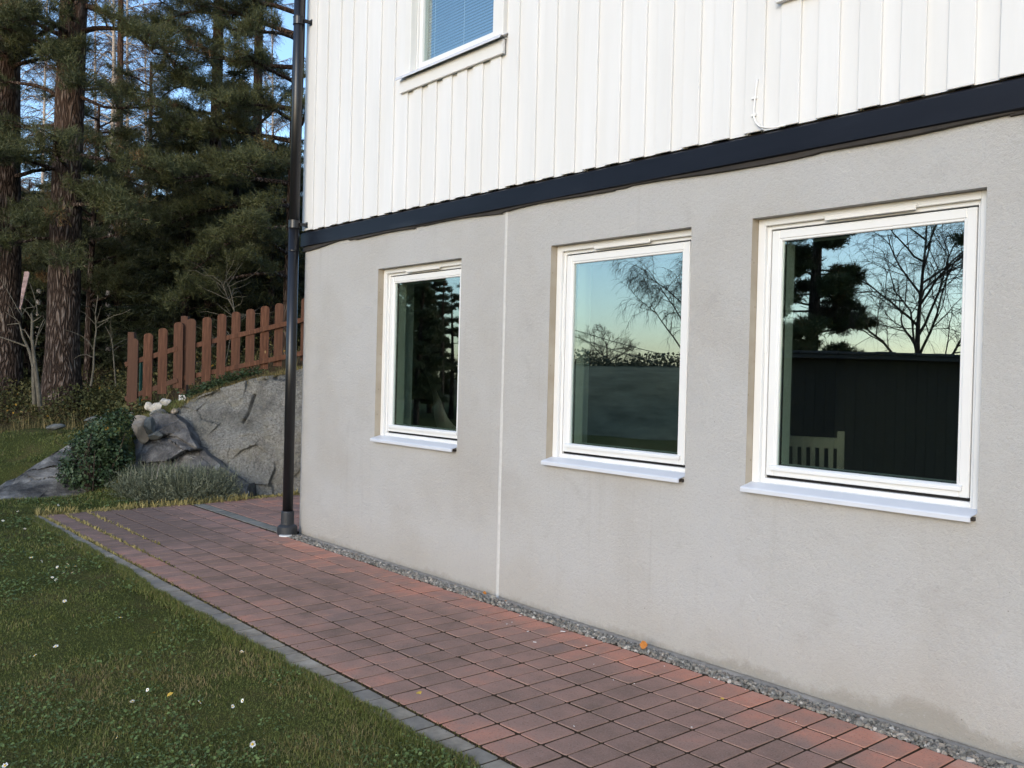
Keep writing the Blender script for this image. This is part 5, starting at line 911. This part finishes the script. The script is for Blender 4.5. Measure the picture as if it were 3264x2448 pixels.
big_pine(base_at(545, 21.5), 15, 0.13, [(z, a, L, 0.05, -0.3, 1.0, 0.25) for z, a, L in [(3.8, 110, 1.6), (4.6, 70, 1.7), (5.2, 150, 1.7), (5.8, 90, 1.8), (6.6, 130, 1.7), (7.3, 50, 1.5), (9.6, 100, 1.8), (10.2, 150, 1.8), (10.8, 60, 1.6), (4.2, 20, 1.8), (5.5, 20, 1.6)]], 105, 'pine standing behind the slender one, seen through its boughs', crown_from=11, crown_n=18)
big_pine(base_at(252, 24), 15, 0.10, [(z, a, L, 0.0, -0.3, 0.75, 0.4) for z, a, L in [(4.2, 110, 1.7), (4.8, 60, 1.8), (5.3, 160, 1.7), (6.6, 20, 1.6), (7.4, 120, 1.5), (8.2, 70, 1.8), (8.8, 150, 1.8), (10.2, 40, 1.8), (3.8, 10, 1.6), (3.9, 170, 1.6)]], 106, 'thin crowned pine between the stout pine and the dense one', crown_from=11.2, crown_n=16)

for xv, t, h, rad_, sd, lab in [(190, 20.5, 6.6, 0.08, 107, 'short bushy pine just right of the stout pine'), (320, 22.0, 7.6, 0.08, 108, 'low rounded pine left of the dense pine behind the fence')]:
    big_pine(base_at(xv, t), h, rad_, [], sd, lab, crown_from=2.9 if h < 10 else 4.5, crown_n=34, Lc=(1.4, 2.1))
def spruce(h, seed, K=9, low=0.25, wide=1.0):
    r = np.random.default_rng(seed); m = MB(); cr = Crown(); tp = trunk_pts(h, (0, 0), r, 10, 0.03); rough_trunk(m, tp, np.linspace(0.018 * h, 0.01, 10), 8, 0.03, 12); z = low
    while z < h - 0.2:
        k = z / h; nb = r.integers(4, 7); a0 = r.uniform(0, 6.28)
        for b in range(nb):
            a = a0 + b * 6.283 / nb + r.normal(0, 0.25); L = wide * (0.24 * h * (1 - k) ** 0.85 + 0.12) * r.uniform(0.75, 1.15); d = np.array([math.cos(a), math.sin(a), 0.15]); pts = curve_pts(tp[0] * 0 + [0, 0, z], d, L, 5, -0.55 * (1 - 0.6 * k), 0.12, r); m.tube(pts, np.linspace(0.012 + 0.008 * L, 0.004, 6), 4, False)
            ct = int(6 + 34 * L); u = r.uniform(0.12, 1, ct) ** 0.8; Q = np.stack([np.interp(u * 5, np.arange(6), pts[:, q]) for q in range(3)], -1); sd = np.array([-math.sin(a), math.cos(a), 0]); off = r.normal(0, 1, ct) * 0.22 * L * (1.1 - u * 0.7); Q = Q + sd * off[:, None] + np.array([0, 0, -1.0]) * (np.abs(off) * 0.35)[:, None]
            D = d[None] * 0.8 + sd * np.sign(off)[:, None] * 0.6 + np.array([0, 0, -0.25]) + r.normal(0, 0.25, (ct, 3)); D /= np.linalg.norm(D, axis=1)[:, None]; cr.add(Q, D, r.normal(0, 0.08))
        z += 0.22 + 0.03 * h * (1 - k)
    return m, cr
def copy_tree(src, loc, yaw, sc, label, group):
    o = src.copy(); COL.objects.link(o); o.location = loc; o.rotation_euler = (0, 0, yaw); o.scale = (sc, sc, sc * random.uniform(0.92, 1.08)); o['label'] = label; o['group'] = group
    for c in src.children: d = c.copy(); COL.objects.link(d); d.parent = o
    return o
GF = 'dark young spruces in the wood'
m, cr = spruce(6.0, 201); S1 = finish_tree('spruce_tree', base_at(400, 18.5), m, cr, SBARK, SNEEDLE, 'bushy dark spruce right behind the middle of the fence', 9, 0.15, 0.022, 201, GF)
m, cr = spruce(7.5, 202, low=0.5, wide=0.8); S2 = finish_tree('spruce_tree', base_at(500, 20), m, cr, SBARK, SNEEDLE, 'tall narrow spruce behind the right part of the fence', 9, 0.15, 0.024, 202, GF)
m, cr = spruce(5.0, 203, low=0.2, wide=1.2); S3 = finish_tree('spruce_tree', base_at(585, 18.2), m, cr, SBARK, SNEEDLE, 'broad low spruce behind the fence beside the downpipe', 9, 0.15, 0.022, 203, GF)
def where(xv):
    for lim, w in ((-150, 'well to the left of the reddish pine'), (0, 'left of the reddish pine at the photo edge'), (75, 'in the gap between the two tall left pines'), (140, 'behind the stout pine trunk'), (230, 'just right of the stout pine'), (305, 'left of where the fence begins'), (380, 'behind the first fence pickets'), (440, 'behind the second fence post'), (505, 'behind the middle of the fence'), (575, 'behind the right half of the fence'), (640, 'behind the slender pine by the downpipe')):
        if xv < lim: return w
    return 'hidden behind the house corner'
for i, (xv, t, k, s) in enumerate([(330, 21, 2, 1.0), (290, 25, 0, 0.9), (450, 23, 0, 1.05), (545, 24, 2, 1.15), (620, 22, 0, 0.95), (660, 20, 2, 1.1), (210, 24, 2, 1.0), (60, 22, 2, 1.05), (90, 27, 0, 0.9), (-40, 23, 0, 1.0), (-110, 21, 2, 1.1), (160, 30, 0, 1.0), (370, 28, 1, 0.85), (250, 33, 0, 1.05), (420, 33, 1, 0.95), (530, 32, 1, 1.1), (20, 32, 1, 0.8), (600, 30, 1, 1.1), (120, 36, 2, 1.3), (320, 38, 0, 1.1), (-80, 34, 0, 1.1), (470, 40, 0, 1.3), (220, 42, 2, 1.4), (560, 42, 0, 1.4), (60, 44, 0, 1.1), (390, 46, 2, 1.6), (-180, 28, 1, 1.0), (-260, 22, 2, 1.1), (720, 26, 0, 1.2), (780, 22, 2, 1.2)]):
    copy_tree((S1, S2, S3)[k], base_at(xv, t), random.uniform(0, 6.28), s, ('near ' if t < 23.5 else 'farther ' if t < 31 else 'far off ' if t < 39 else 'farthest ') + ('broad', 'narrow', 'low spreading')[(0, 1, 2)[k]] + ' dark spruce ' + where(xv), GF)

# bare birches: pale trunks with fine hanging twigs
def birch(h, seed, rad=0.09, weep=-1.0, nb=26, tw=26, from_=0.3, wide=0.30, trad=0.0035, lr=0.32):
    r = np.random.default_rng(seed); m = MB(); t_ = MB(); tp = trunk_pts(h, (r.normal(0, .3), r.normal(0, .3)), r, 14, 0.10); m.tube(tp, np.linspace(rad, 0.012, 14), 9, True); tw_pts = []
    for i in range(nb):
        k = from_ + (1 - from_) * (i + r.random()) / nb; p = np.array([np.interp(k * 13, np.arange(14), tp[:, q]) for q in range(3)]); a = r.uniform(0, 6.28); L = h * wide * (1.15 - 0.8 * k) * r.uniform(0.7, 1.2); el = r.uniform(0.5, 0.95); pts = curve_pts(p, [math.cos(a) * math.cos(el), math.sin(a) * math.cos(el), math.sin(el)], L, 8, -0.9, 0.25, r); m.tube(pts, np.linspace(rad * lr * (1.1 - k * .7), 0.005, 9), 5, False)
        for j in range(tw):
            u = r.uniform(0.2, 1); q = np.array([np.interp(u * 8, np.arange(9), pts[:, c]) for c in range(3)]); a2 = a + r.normal(0, 0.9); l = L * r.uniform(0.15, 0.42); tw_pts.append(curve_pts(q, [math.cos(a2), math.sin(a2), r.uniform(-0.3, 0.6)], l, 4, weep, 0.3, r))
    T = np.array(tw_pts); n = len(T); d = np.gradient(T, axis=1); d /= np.linalg.norm(d, axis=2)[..., None]; s = np.cross(d, r.normal(0, 1, (n, 1, 3))); s /= np.linalg.norm(s, axis=2)[..., None]; b = np.cross(d, s); w = np.linspace(trad, trad * 0.45, 5)[None, :, None]
    ring = np.stack([T + s * w, T + (-0.5 * s + 0.866 * b) * w, T + (-0.5 * s - 0.866 * b) * w], 2); V = ring.reshape(-1, 3); o = (np.arange(n) * 15)[:, None, None, None]; i = np.arange(4)[None, :, None, None] * 3; j = np.array([[0, 1], [1, 2], [2, 0]])[None, None]
    jj = j[..., 0]; kk = j[..., 1]; bb = (o + i)[..., 0]; F = np.stack([bb + jj, bb + kk, bb + 3 + kk, bb + 3 + jj], -1).reshape(-1, 4)
    return m, V, F
def birch_tree(loc, label, group=None, yaw=0.0, bmat=None, **kw):
    m, V, F = birch(**kw); rt = empty('birch_tree', loc, label, 'tree', group); rt.rotation_euler = (0, 0, yaw); m.build('trunk', bmat or BBARK, rt, smooth=True); mk('crown', V, F, TWIG, rt); return rt
GB = 'bare birches far back in the wood'
B1 = birch_tree(base_at(236, 27), 'pale birch trunk with bare twigs between the two tall pines', GB, h=15, seed=301, rad=0.10, nb=50, tw=60, from_=0.25, wide=0.20, trad=0.006)
B2 = birch_tree(base_at(276, 29), 'second pale birch to the right of the stout pine, with fine bare twigs', GB, h=16, seed=302, rad=0.09, nb=50, tw=60, from_=0.3, wide=0.18, trad=0.006)
for xv, t, s, src in [(318, 34, 0.95, B1), (195, 33, 1.0, B2), (75, 31, 0.95, B2), (590, 33, 0.9, B1), (20, 38, 1.05, B1), (520, 38, 0.85, B2), (350, 44, 0.9, B2), (255, 40, 1.1, B1), (100, 45, 1.1, B2), (565, 48, 1.0, B1)]:
    copy_tree(src, base_at(xv, t), random.uniform(0, 6.28), s, ('pale bare birch ' if t < 35 else 'distant bare birch ' if t < 42 else 'most distant bare birch ') + where(xv), GB)

# a bare broadleaved tree that forks again and again into a lacy crown
def lacy_tree(loc, label, h, seed, rad, fork=0.30, up=0.75, hang=-0.5, limbs=6, kids=(6, 7, 7), trad=0.004, yaw=0.0):
    r = np.random.default_rng(seed); m = MB(); T = []
    def grow(p, d, L, rd, lev):
        n = 6 if lev < 2 else 4; pts = curve_pts(p, d, L, n, (0.35, 0.05, hang * 0.6, hang)[min(lev, 3)], 0.34, r)
        if lev < 2: m.tube(pts, np.linspace(rd, rd * 0.35, n + 1), 6 if lev == 0 else 5, False)
        elif lev == 2: m.tube(pts, np.linspace(rd, rd * 0.4, n + 1), 4, False)
        else: T.append(pts); return
        for i in range(kids[lev]):
            u = r.uniform(0.28, 1.0) * n; q = np.array([np.interp(u, np.arange(n + 1), pts[:, k]) for k in range(3)]); dd = pts[min(int(u) + 1, n)] - pts[min(int(u), n - 1)]; dd /= np.linalg.norm(dd); s = r.normal(0, 1, 3); s -= dd * (s @ dd); s /= np.linalg.norm(s); ang = r.uniform(0.4, 0.95)
            grow(q, dd * math.cos(ang) + s * math.sin(ang) + np.array([0, 0, 0.12]), L * r.uniform(0.42, 0.66), max(rd * 0.42, trad), lev + 1)
    tp = trunk_pts(h * 0.8, (r.normal(0, .4), r.normal(0, .4)), r, 12, 0.16); m.tube(tp, np.linspace(rad, rad * 0.2, 12), 9, True)
    for i in range(limbs):
        u = (fork + (0.97 - fork) * i / limbs) * 11; p = np.array([np.interp(u, np.arange(12), tp[:, k]) for k in range(3)]); a = i * 2.4 + r.normal(0, 0.3); el = r.uniform(0.55, 1.0) * up + 0.15; grow(p, np.array([math.cos(a) * math.cos(el), math.sin(a) * math.cos(el), math.sin(el)]), h * r.uniform(0.30, 0.42) * (1.1 - 0.4 * i / limbs), rad * 0.42 * (1.1 - 0.5 * i / limbs), 0)
    T = np.array(T); n = len(T); d = np.gradient(T, axis=1); d /= np.linalg.norm(d, axis=2)[..., None]; s = np.cross(d, r.normal(0, 1, (n, 1, 3))); s /= np.linalg.norm(s, axis=2)[..., None]; b = np.cross(d, s); w = np.linspace(trad, trad * 0.5, 5)[None, :, None]
    ring = np.stack([T + s * w, T + (-0.5 * s + 0.866 * b) * w, T + (-0.5 * s - 0.866 * b) * w], 2); V = ring.reshape(-1, 3); o = (np.arange(n) * 15)[:, None, None]; i = np.arange(4)[None, :, None] * 3; bb = o + i; jj = np.array([0, 1, 2])[None, None]; kk = np.array([1, 2, 0])[None, None]
    F = np.stack([bb + jj, bb + kk, bb + 3 + kk, bb + 3 + jj], -1).reshape(-1, 4); rt = empty('birch_tree', loc, label, 'tree'); m.build('trunk', TWIG, rt, smooth=True); mk('crown', V, F, TWIG, rt); return rt

# small bare trees and saplings at the edge of the wood
def sapling(name, loc, stems, label, cat, mat=PALEB):
    rt = empty(name, loc, label, cat); m = MB()
    for pts, r0, r1 in stems: pts = np.array(pts, float); m.tube(pts, np.linspace(r0, r1, len(pts)), 7, False)
    m.build('trunk', mat, rt, smooth=True); return rt
def img_stem(P, t, base, r0, r1, wob=0.0):
    out = []
    for k, q in enumerate(P): out.append(at(q[0], q[1], t + (rng.normal(0, wob) if k else 0)) - base)
    return (out, r0, r1)
tb_ = 14.7; Z4 = lambda u, w: ((u / 3.456) / 1.47559, (820 + w / 3.456) / 1.47559)
bs = at(*Z4(400, 1600), tb_); bs[2] = float(ground_z(bs[0], bs[1])) - 0.05
st = []
for P, r0, r1 in [([(440, 1640), (420, 1450), (395, 1250), (370, 1060), (350, 880), (355, 700), (345, 620)], .040, .016), ([(380, 1620), (370, 1400), (365, 1200), (330, 1060), (300, 980), (250, 880), (215, 730)], .036, .012), ([(300, 985), (220, 955), (110, 915), (0, 878), (-90, 860)], .016, .006), ([(365, 1050), (395, 960), (410, 880), (440, 780), (480, 690)], .016, .005), ([(350, 720), (400, 690), (455, 650)], .012, .005), ([(215, 730), (150, 735), (80, 742)], .010, .004), ([(235, 800), (270, 800), (320, 880), (340, 920)], .010, .008), ([(215, 735), (240, 640), (190, 560), (140, 470), (60, 330), (0, 230)], .010, .003), ([(240, 640), (290, 560), (390, 545), (400, 470)], .007, .003), ([(355, 700), (300, 610), (250, 560), (150, 560)], .008, .003), ([(415, 640), (400, 520), (370, 400), (330, 290), (310, 240)], .008, .003), ([(190, 690), (110, 640), (50, 600)], .006, .003), ([(345, 620), (380, 560), (300, 470), (250, 440)], .006, .002), ([(410, 880), (435, 840), (500, 700), (470, 640)], .006, .003), ([(240, 640), (225, 520), (240, 430)], .006, .003), ([(215, 725), (160, 660), (120, 560), (90, 520)], .006, .002)]:
    st.append(img_stem([Z4(*p) for p in P], tb_, bs, r0, r1, 0.05))
sapling('bare_shrub', bs, st, 'pale twisted bare shrub between the two big pines', 'shrub')
def thin(P, t, r0, label, br=6, seed=0):
    r = np.random.default_rng(seed); b = at(*P[0], t); S = [img_stem(P, t, b, r0, r0 * 0.35, 0.04)]; A = np.array(S[0][0])
    for i in range(br):
        u = r.uniform(0.3, 1) * (len(A) - 1); q = np.array([np.interp(u, np.arange(len(A)), A[:, k]) for k in range(3)]); a = r.uniform(0, 6.28); S.append((curve_pts(q, [math.cos(a), math.sin(a), 0.7], r.uniform(0.3, 0.7), 4, -0.2, 0.5, r), r0 * 0.4, r0 * 0.15))
    sapling('sapling', b, S, label, 'sapling')
thin([Z4(1000, 1420), Z4(1030, 1230), Z4(1035, 1000), Z4(1060, 800), Z4(1050, 620), Z4(1080, 420)], 15.5, 0.020, 'thin pale sapling trunk left of the first fence post', 8, 1)
thin([Z4(1275, 1420), Z4(1255, 1160), Z4(1240, 980), Z4(1225, 880), Z4(1160, 760)], 15.8, 0.013, 'crooked thin sapling just left of the fence end', 6, 2)
z3p = lambda u, w: ((380 + u / 3.687) / 1.47559, (920 + w / 3.687) / 1.47559)
thin([z3p(1360, 900), z3p(1360, 500), z3p(1352, 260), z3p(1330, 120), z3p(1290, -40)], 13.6, 0.010, 'pale twiggy sapling behind the middle of the picket fence', 12, 3)
thin([z3p(1370, 900), z3p(1350, 250), z3p(1280, 120), z3p(1235, 0), z3p(1190, -90)], 13.7, 0.009, 'second leaning sapling behind the same pickets', 12, 4)
thin([z3p(1230, 940), z3p(1270, 780), z3p(1310, 560), z3p(1420, 300)], 13.7, 0.009, 'bare shoot crossing behind the fence gap', 9, 5)
thin([z3p(940, 990), z3p(980, 880), z3p(1080, 700), z3p(1140, 560)], 13.6, 0.008, 'thin brown shoot in the gap left of the leaning saplings', 9, 6)
# flaking painted plank leaning in the bare shrub
pk = at(*Z4(265, 340), 15.4); m = MB(); m.prism([(-0.010, -0.40), (0.012, -0.40), (0.042, 0.18), (0.046, 0.30), (0.02, 0.315), (-0.040, 0.30), (-0.036, 0.0)], -0.010, 0.010, 'y')
o = m.build('plank', REDP, None, label='flaking pink and white plank standing behind the bare shrub', cat='plank'); o.location = pk; o.rotation_euler = (0.0, 0.16, AZR); o.scale = (1.0, 1.0, 0.92)
# the far side of the wood reads as one mass
t0 = rng.uniform(44, 62, 9000); sv = rng.uniform(-0.62, 0.18, 9000) * t0; x_ = CF[0] * t0 + CR[0] * sv; y_ = CP[1] + CF[1] * t0 + CR[1] * sv; zt = 2.0 + rng.random(9000) ** 1.3 * 8.5
n_ = rng.normal(0, 1, (9000, 3)); leaves('distant_wood', np.stack([x_, y_, zt], -1), rng.uniform(0.5, 1.3, 9000), rng.uniform(0, 0.7, 9000), SNEEDLE, nrm=n_, asp=0.6, label='far side of the dark wood seen between the trunks', cat='wood', kind='stuff')

# ------------------------------------------------------------------ what stands across the garden, seen in the panes
def gz(p, dz=-0.05): return np.array([p[0], p[1], float(ground_z(p[0], p[1])) + dz])
p0, p1 = mirrored(1640, 757, 14), mirrored(2230, 764, 14); e_ = p1 - p0; e_[2] = 0; Ls = np.linalg.norm(e_); e_ /= Ls; zt = (p0[2] + p1[2]) / 2
sh = empty('garden_shed', (p0[0], p0[1], 0), 'low black boarded garden shed with a dark tiled roof across the lawn', 'shed'); sh.rotation_euler = (0, 0, math.atan2(e_[1], e_[0]))
m = MB(); m.box(0.15, Ls - 0.15, -2.6, -0.25, -0.1, zt - 0.12); m.build('wall', SHEDM, sh)
for i in range(int((Ls - 0.3) / 0.16)): m = MB(); m.box(0.15 + i * 0.16, 0.15 + i * 0.16 + 0.155, -0.249, -0.238, 0.02, zt - 0.14); m.build('board', SHEDM, sh)
m = MB(); m.box(0, Ls, -2.8, 0.0, zt - 0.12, zt - 0.06); rf = m.build('roof', TILEM, sh); nt = int(Ls / 0.30)
for i in range(nt): m = MB(); m.box(i * Ls / nt + 0.005, (i + 1) * Ls / nt - 0.004, -0.32, 0.03, zt - 0.058, zt - 0.012 + 0.008 * (i % 3 == 0), 0.01); m.build('roof_tile', TILEM, rf)
hp0, hp1 = mirrored(1040, 785, 31), mirrored(1640, 785, 31); dn = hp0 - CP; f0, f1 = mirrored(1040, 800, 21), mirrored(1640, 800, 21); nu_, nv_ = 60, 16; V = []
for u in np.linspace(0, 1, nu_):
    for w in np.linspace(0, 1.5, nv_):
        A = f0 * (1 - u) + f1 * u; B = hp0 * (1 - u) + hp1 * u; p = A * (1 - w) + B * w if w <= 1 else B + (B - A) * (w - 1); p[2] = (-0.1 + (hp0[2] + 0.1) * math.sin(min(w, 1) * 1.5708) if w <= 1 else hp0[2] - (w - 1) * 1.0); V.append(p)
V = np.array(V); V[:, 2] += 0.25 * fbm(V * 0.5, 3); i_, j_ = np.meshgrid(np.arange(nu_ - 1), np.arange(nv_ - 1), indexing='ij'); q = i_ * nv_ + j_
mk('grass_bank', V, np.stack([q, q + 1, q + nv_ + 1, q + nv_], -1).reshape(-1, 4), BANKM, smooth=True, kind='structure')
hn = 9000; u = rng.random(hn)[:, None]; HP = hp0 * (1 - u) + hp1 * u + np.stack([rng.normal(0, .35, hn), rng.normal(0, .35, hn), 0 * u[:, 0]], -1); HP[:, 2] = hp0[2] + rng.random(hn) ** 2 * 0.45 * np.clip(1 + 2.5 * fbm(np.stack([u[:, 0] * 14, 0 * u[:, 0], 0 * u[:, 0]], -1), 3), 0.1, 2) - 0.12
leaves('hedge', HP, rng.uniform(0.05, 0.11, hn), rng.random(hn), HEDGEM, nrm=rng.normal(0, 1, (hn, 3)), label='low uneven hedge along the crest of the grassy bank across the lawn', cat='hedge', kind='stuff')
lacy_tree(gz(mirrored(1478, 800, 44)), 'weeping bare birch across the garden reflected in the middle window', 8.2, 401, 0.10, hang=-1.6, limbs=9, kids=(7, 8, 8), trad=0.006)
lacy_tree(gz(mirrored(1985, 800, 24)), 'big bare birch across the garden reflected in the largest window', 7.4, 402, 0.10, fork=0.22, hang=-1.0, limbs=15, kids=(6, 8, 8), trad=0.0035)
lacy_tree(gz(mirrored(1285, 800, 33)), 'low bare fruit tree by the hedge across the garden', 3.4, 403, 0.08, fork=0.2, up=0.45, hang=0.1, limbs=8, kids=(6, 7, 7), trad=0.004)
def far_pine(loc, h, seed, label, n=46, Lc=(1.3, 2.1), zf=1.6, dn=0.7):
    r = np.random.default_rng(seed); m = MB(); cr = Crown(); tp = trunk_pts(h, (0.2, 0.1), r); rough_trunk(m, tp, np.linspace(0.2, 0.03, 16), 12, 0.04, 30)
    for i in range(n): z = zf + (h - zf - 0.3) * (i + r.random()) / n; k = (z - zf) / (h - zf); q = np.array([np.interp(z, tp[:, 2], tp[:, c]) for c in range(3)]); pine_branch(m, cr, q, r.uniform(0, 6.28), r.uniform(*Lc) * (1.05 - 0.6 * k), r, 0.15, -0.3, dn)
    return finish_tree('pine_tree', loc, m, cr, PBARK, NEEDLE, label, 8, 0.15, 0.022, seed)
FP = far_pine(gz(mirrored(1748, 800, 24)), 10.5, 501, 'dense dark pine across the garden reflected at the left of the largest window', n=85, Lc=(1.2, 1.7), zf=1.4, dn=1.5)
FP2 = far_pine(gz(mirrored(2095, 800, 22)), 10.0, 502, 'pine across the garden at the right edge of the largest reflection', n=20, Lc=(1.6, 2.4), zf=2.6)
for xv, t, s in [(880, 26, 0.42), (928, 28, 0.44), (975, 26, 0.40), (1035, 30, 0.5), (820, 28, 0.5), (720, 26, 0.5), (1090, 36, 0.5)]:
    o = copy_tree(FP if rng.random() < 0.6 else FP2, gz(mirrored(xv, 800, t)), rng.uniform(0, 6.28), s, 'tall pine in the wood to the side, mirrored in the first window', 'pines at the side of the garden')
for xv, t, s in [(900, 23, 0.40), (955, 24, 0.41), (1010, 26, 0.44), (850, 25, 0.42)]: copy_tree(FP2 if xv > 930 else FP, gz(mirrored(xv, 800, t)), rng.uniform(0, 6.28), s, 'low pine at the side of the garden, mirrored in the first window', 'pines at the side of the garden')
for k, (ya, yb_) in enumerate([(704, 762), (716, 790)]):
    a, b = mirrored(1180, ya - 12, 30), mirrored(1560, yb_ + 30, 30); m = MB(); c = (a + b) / 2 - np.array([0, 0, 0.25]); tt = np.linspace(0, 1, 12)[:, None]; m.tube((1 - tt) ** 2 * a + 2 * tt * (1 - tt) * c + tt ** 2 * b, 0.012, 5); m.build('power_line', WIRE, None, label=['upper', 'lower'][k] + ' overhead wire crossing the sky in the middle window reflection', cat='wire')

# ------------------------------------------------------------------ inside the rooms
ch = empty('chair', (-3.06, 0.98, 0.2), 'cream slat backed chair inside the largest window', 'chair'); ch.rotation_euler = (0, 0, math.radians(25))
def cbox(name, *a): m = MB(); m.box(*a, 0.004); return m.build(name, CHAIRM, ch)
cbox('seat', -0.21, 0.21, -0.05, 0.40, 0.44, 0.465)
for x in (-0.20, 0.165): cbox('leg', x, x + 0.035, 0.355, 0.39, 0, 0.44)
def slant(name, x0, x1, z0, z1, th=0.018):
    m = MB(); y = lambda z: -0.02 - 0.16 * max(0, z - 0.44); m.add([(x0, y(z0), z0), (x1, y(z0), z0), (x1, y(z0) + th, z0), (x0, y(z0) + th, z0), (x0, y(z1), z1), (x1, y(z1), z1), (x1, y(z1) + th, z1), (x0, y(z1) + th, z1)], [[(0, 3, 2, 1), (4, 5, 6, 7), (0, 1, 5, 4), (1, 2, 6, 5), (2, 3, 7, 6), (3, 0, 4, 7)]]); return m.build(name, CHAIRM, ch)
for x in (-0.205, 0.165): slant('rear_leg', x, x + 0.04, 0.0, 1.06, 0.03)
slant('top_rail', -0.164, 0.164, 0.955, 1.02, 0.022)
for i in range(6): slant('back_slat', -0.145 + i * 0.052, -0.117 + i * 0.052, 0.466, 0.954)
hc_ = empty('hanging_cloth', (-6.15, 0.30, 1.78), 'grey cloths strung up inside the first window', 'cloth')
for P in ([(0.75, 0.3, 0.6), (0.25, 0.1, -0.55), (0.80, 0.2, -0.25)], [(0.80, 0.5, -0.05), (-0.1, 0.35, -0.85), (0.45, 0.45, -0.35)], [(-0.9, 0.5, -0.2), (0.5, 0.3, -0.85), (-0.8, 0.7, -0.75)]):
    A = np.array(P, float); u, v = np.meshgrid(np.linspace(0, 1, 12), np.linspace(0, 1, 12)); k = u + v <= 1.001; V = A[0] + u[..., None] * (A[1] - A[0]) + v[..., None] * (A[2] - A[0]); V[..., 1] += 0.05 * np.sin(u * 9 + v * 5); V[..., 2] -= 0.25 * u * (1 - u - v).clip(0) * 2
    idx = np.arange(144).reshape(12, 12); F = [(idx[j, i], idx[j, i + 1], idx[j + 1, i]) for j in range(11) for i in range(11 - j)] + [(idx[j, i + 1], idx[j + 1, i + 1], idx[j + 1, i]) for j in range(11) for i in range(10 - j)]
    V2 = V.reshape(-1, 3); nn_ = len(V2); F = np.array(F); V3 = np.concatenate([V2, V2 + [0, 0.004, 0]]); mk('cloth_panel', V3, np.concatenate([F, F[:, ::-1] + nn_]), CLOTH, hc_, smooth=True)
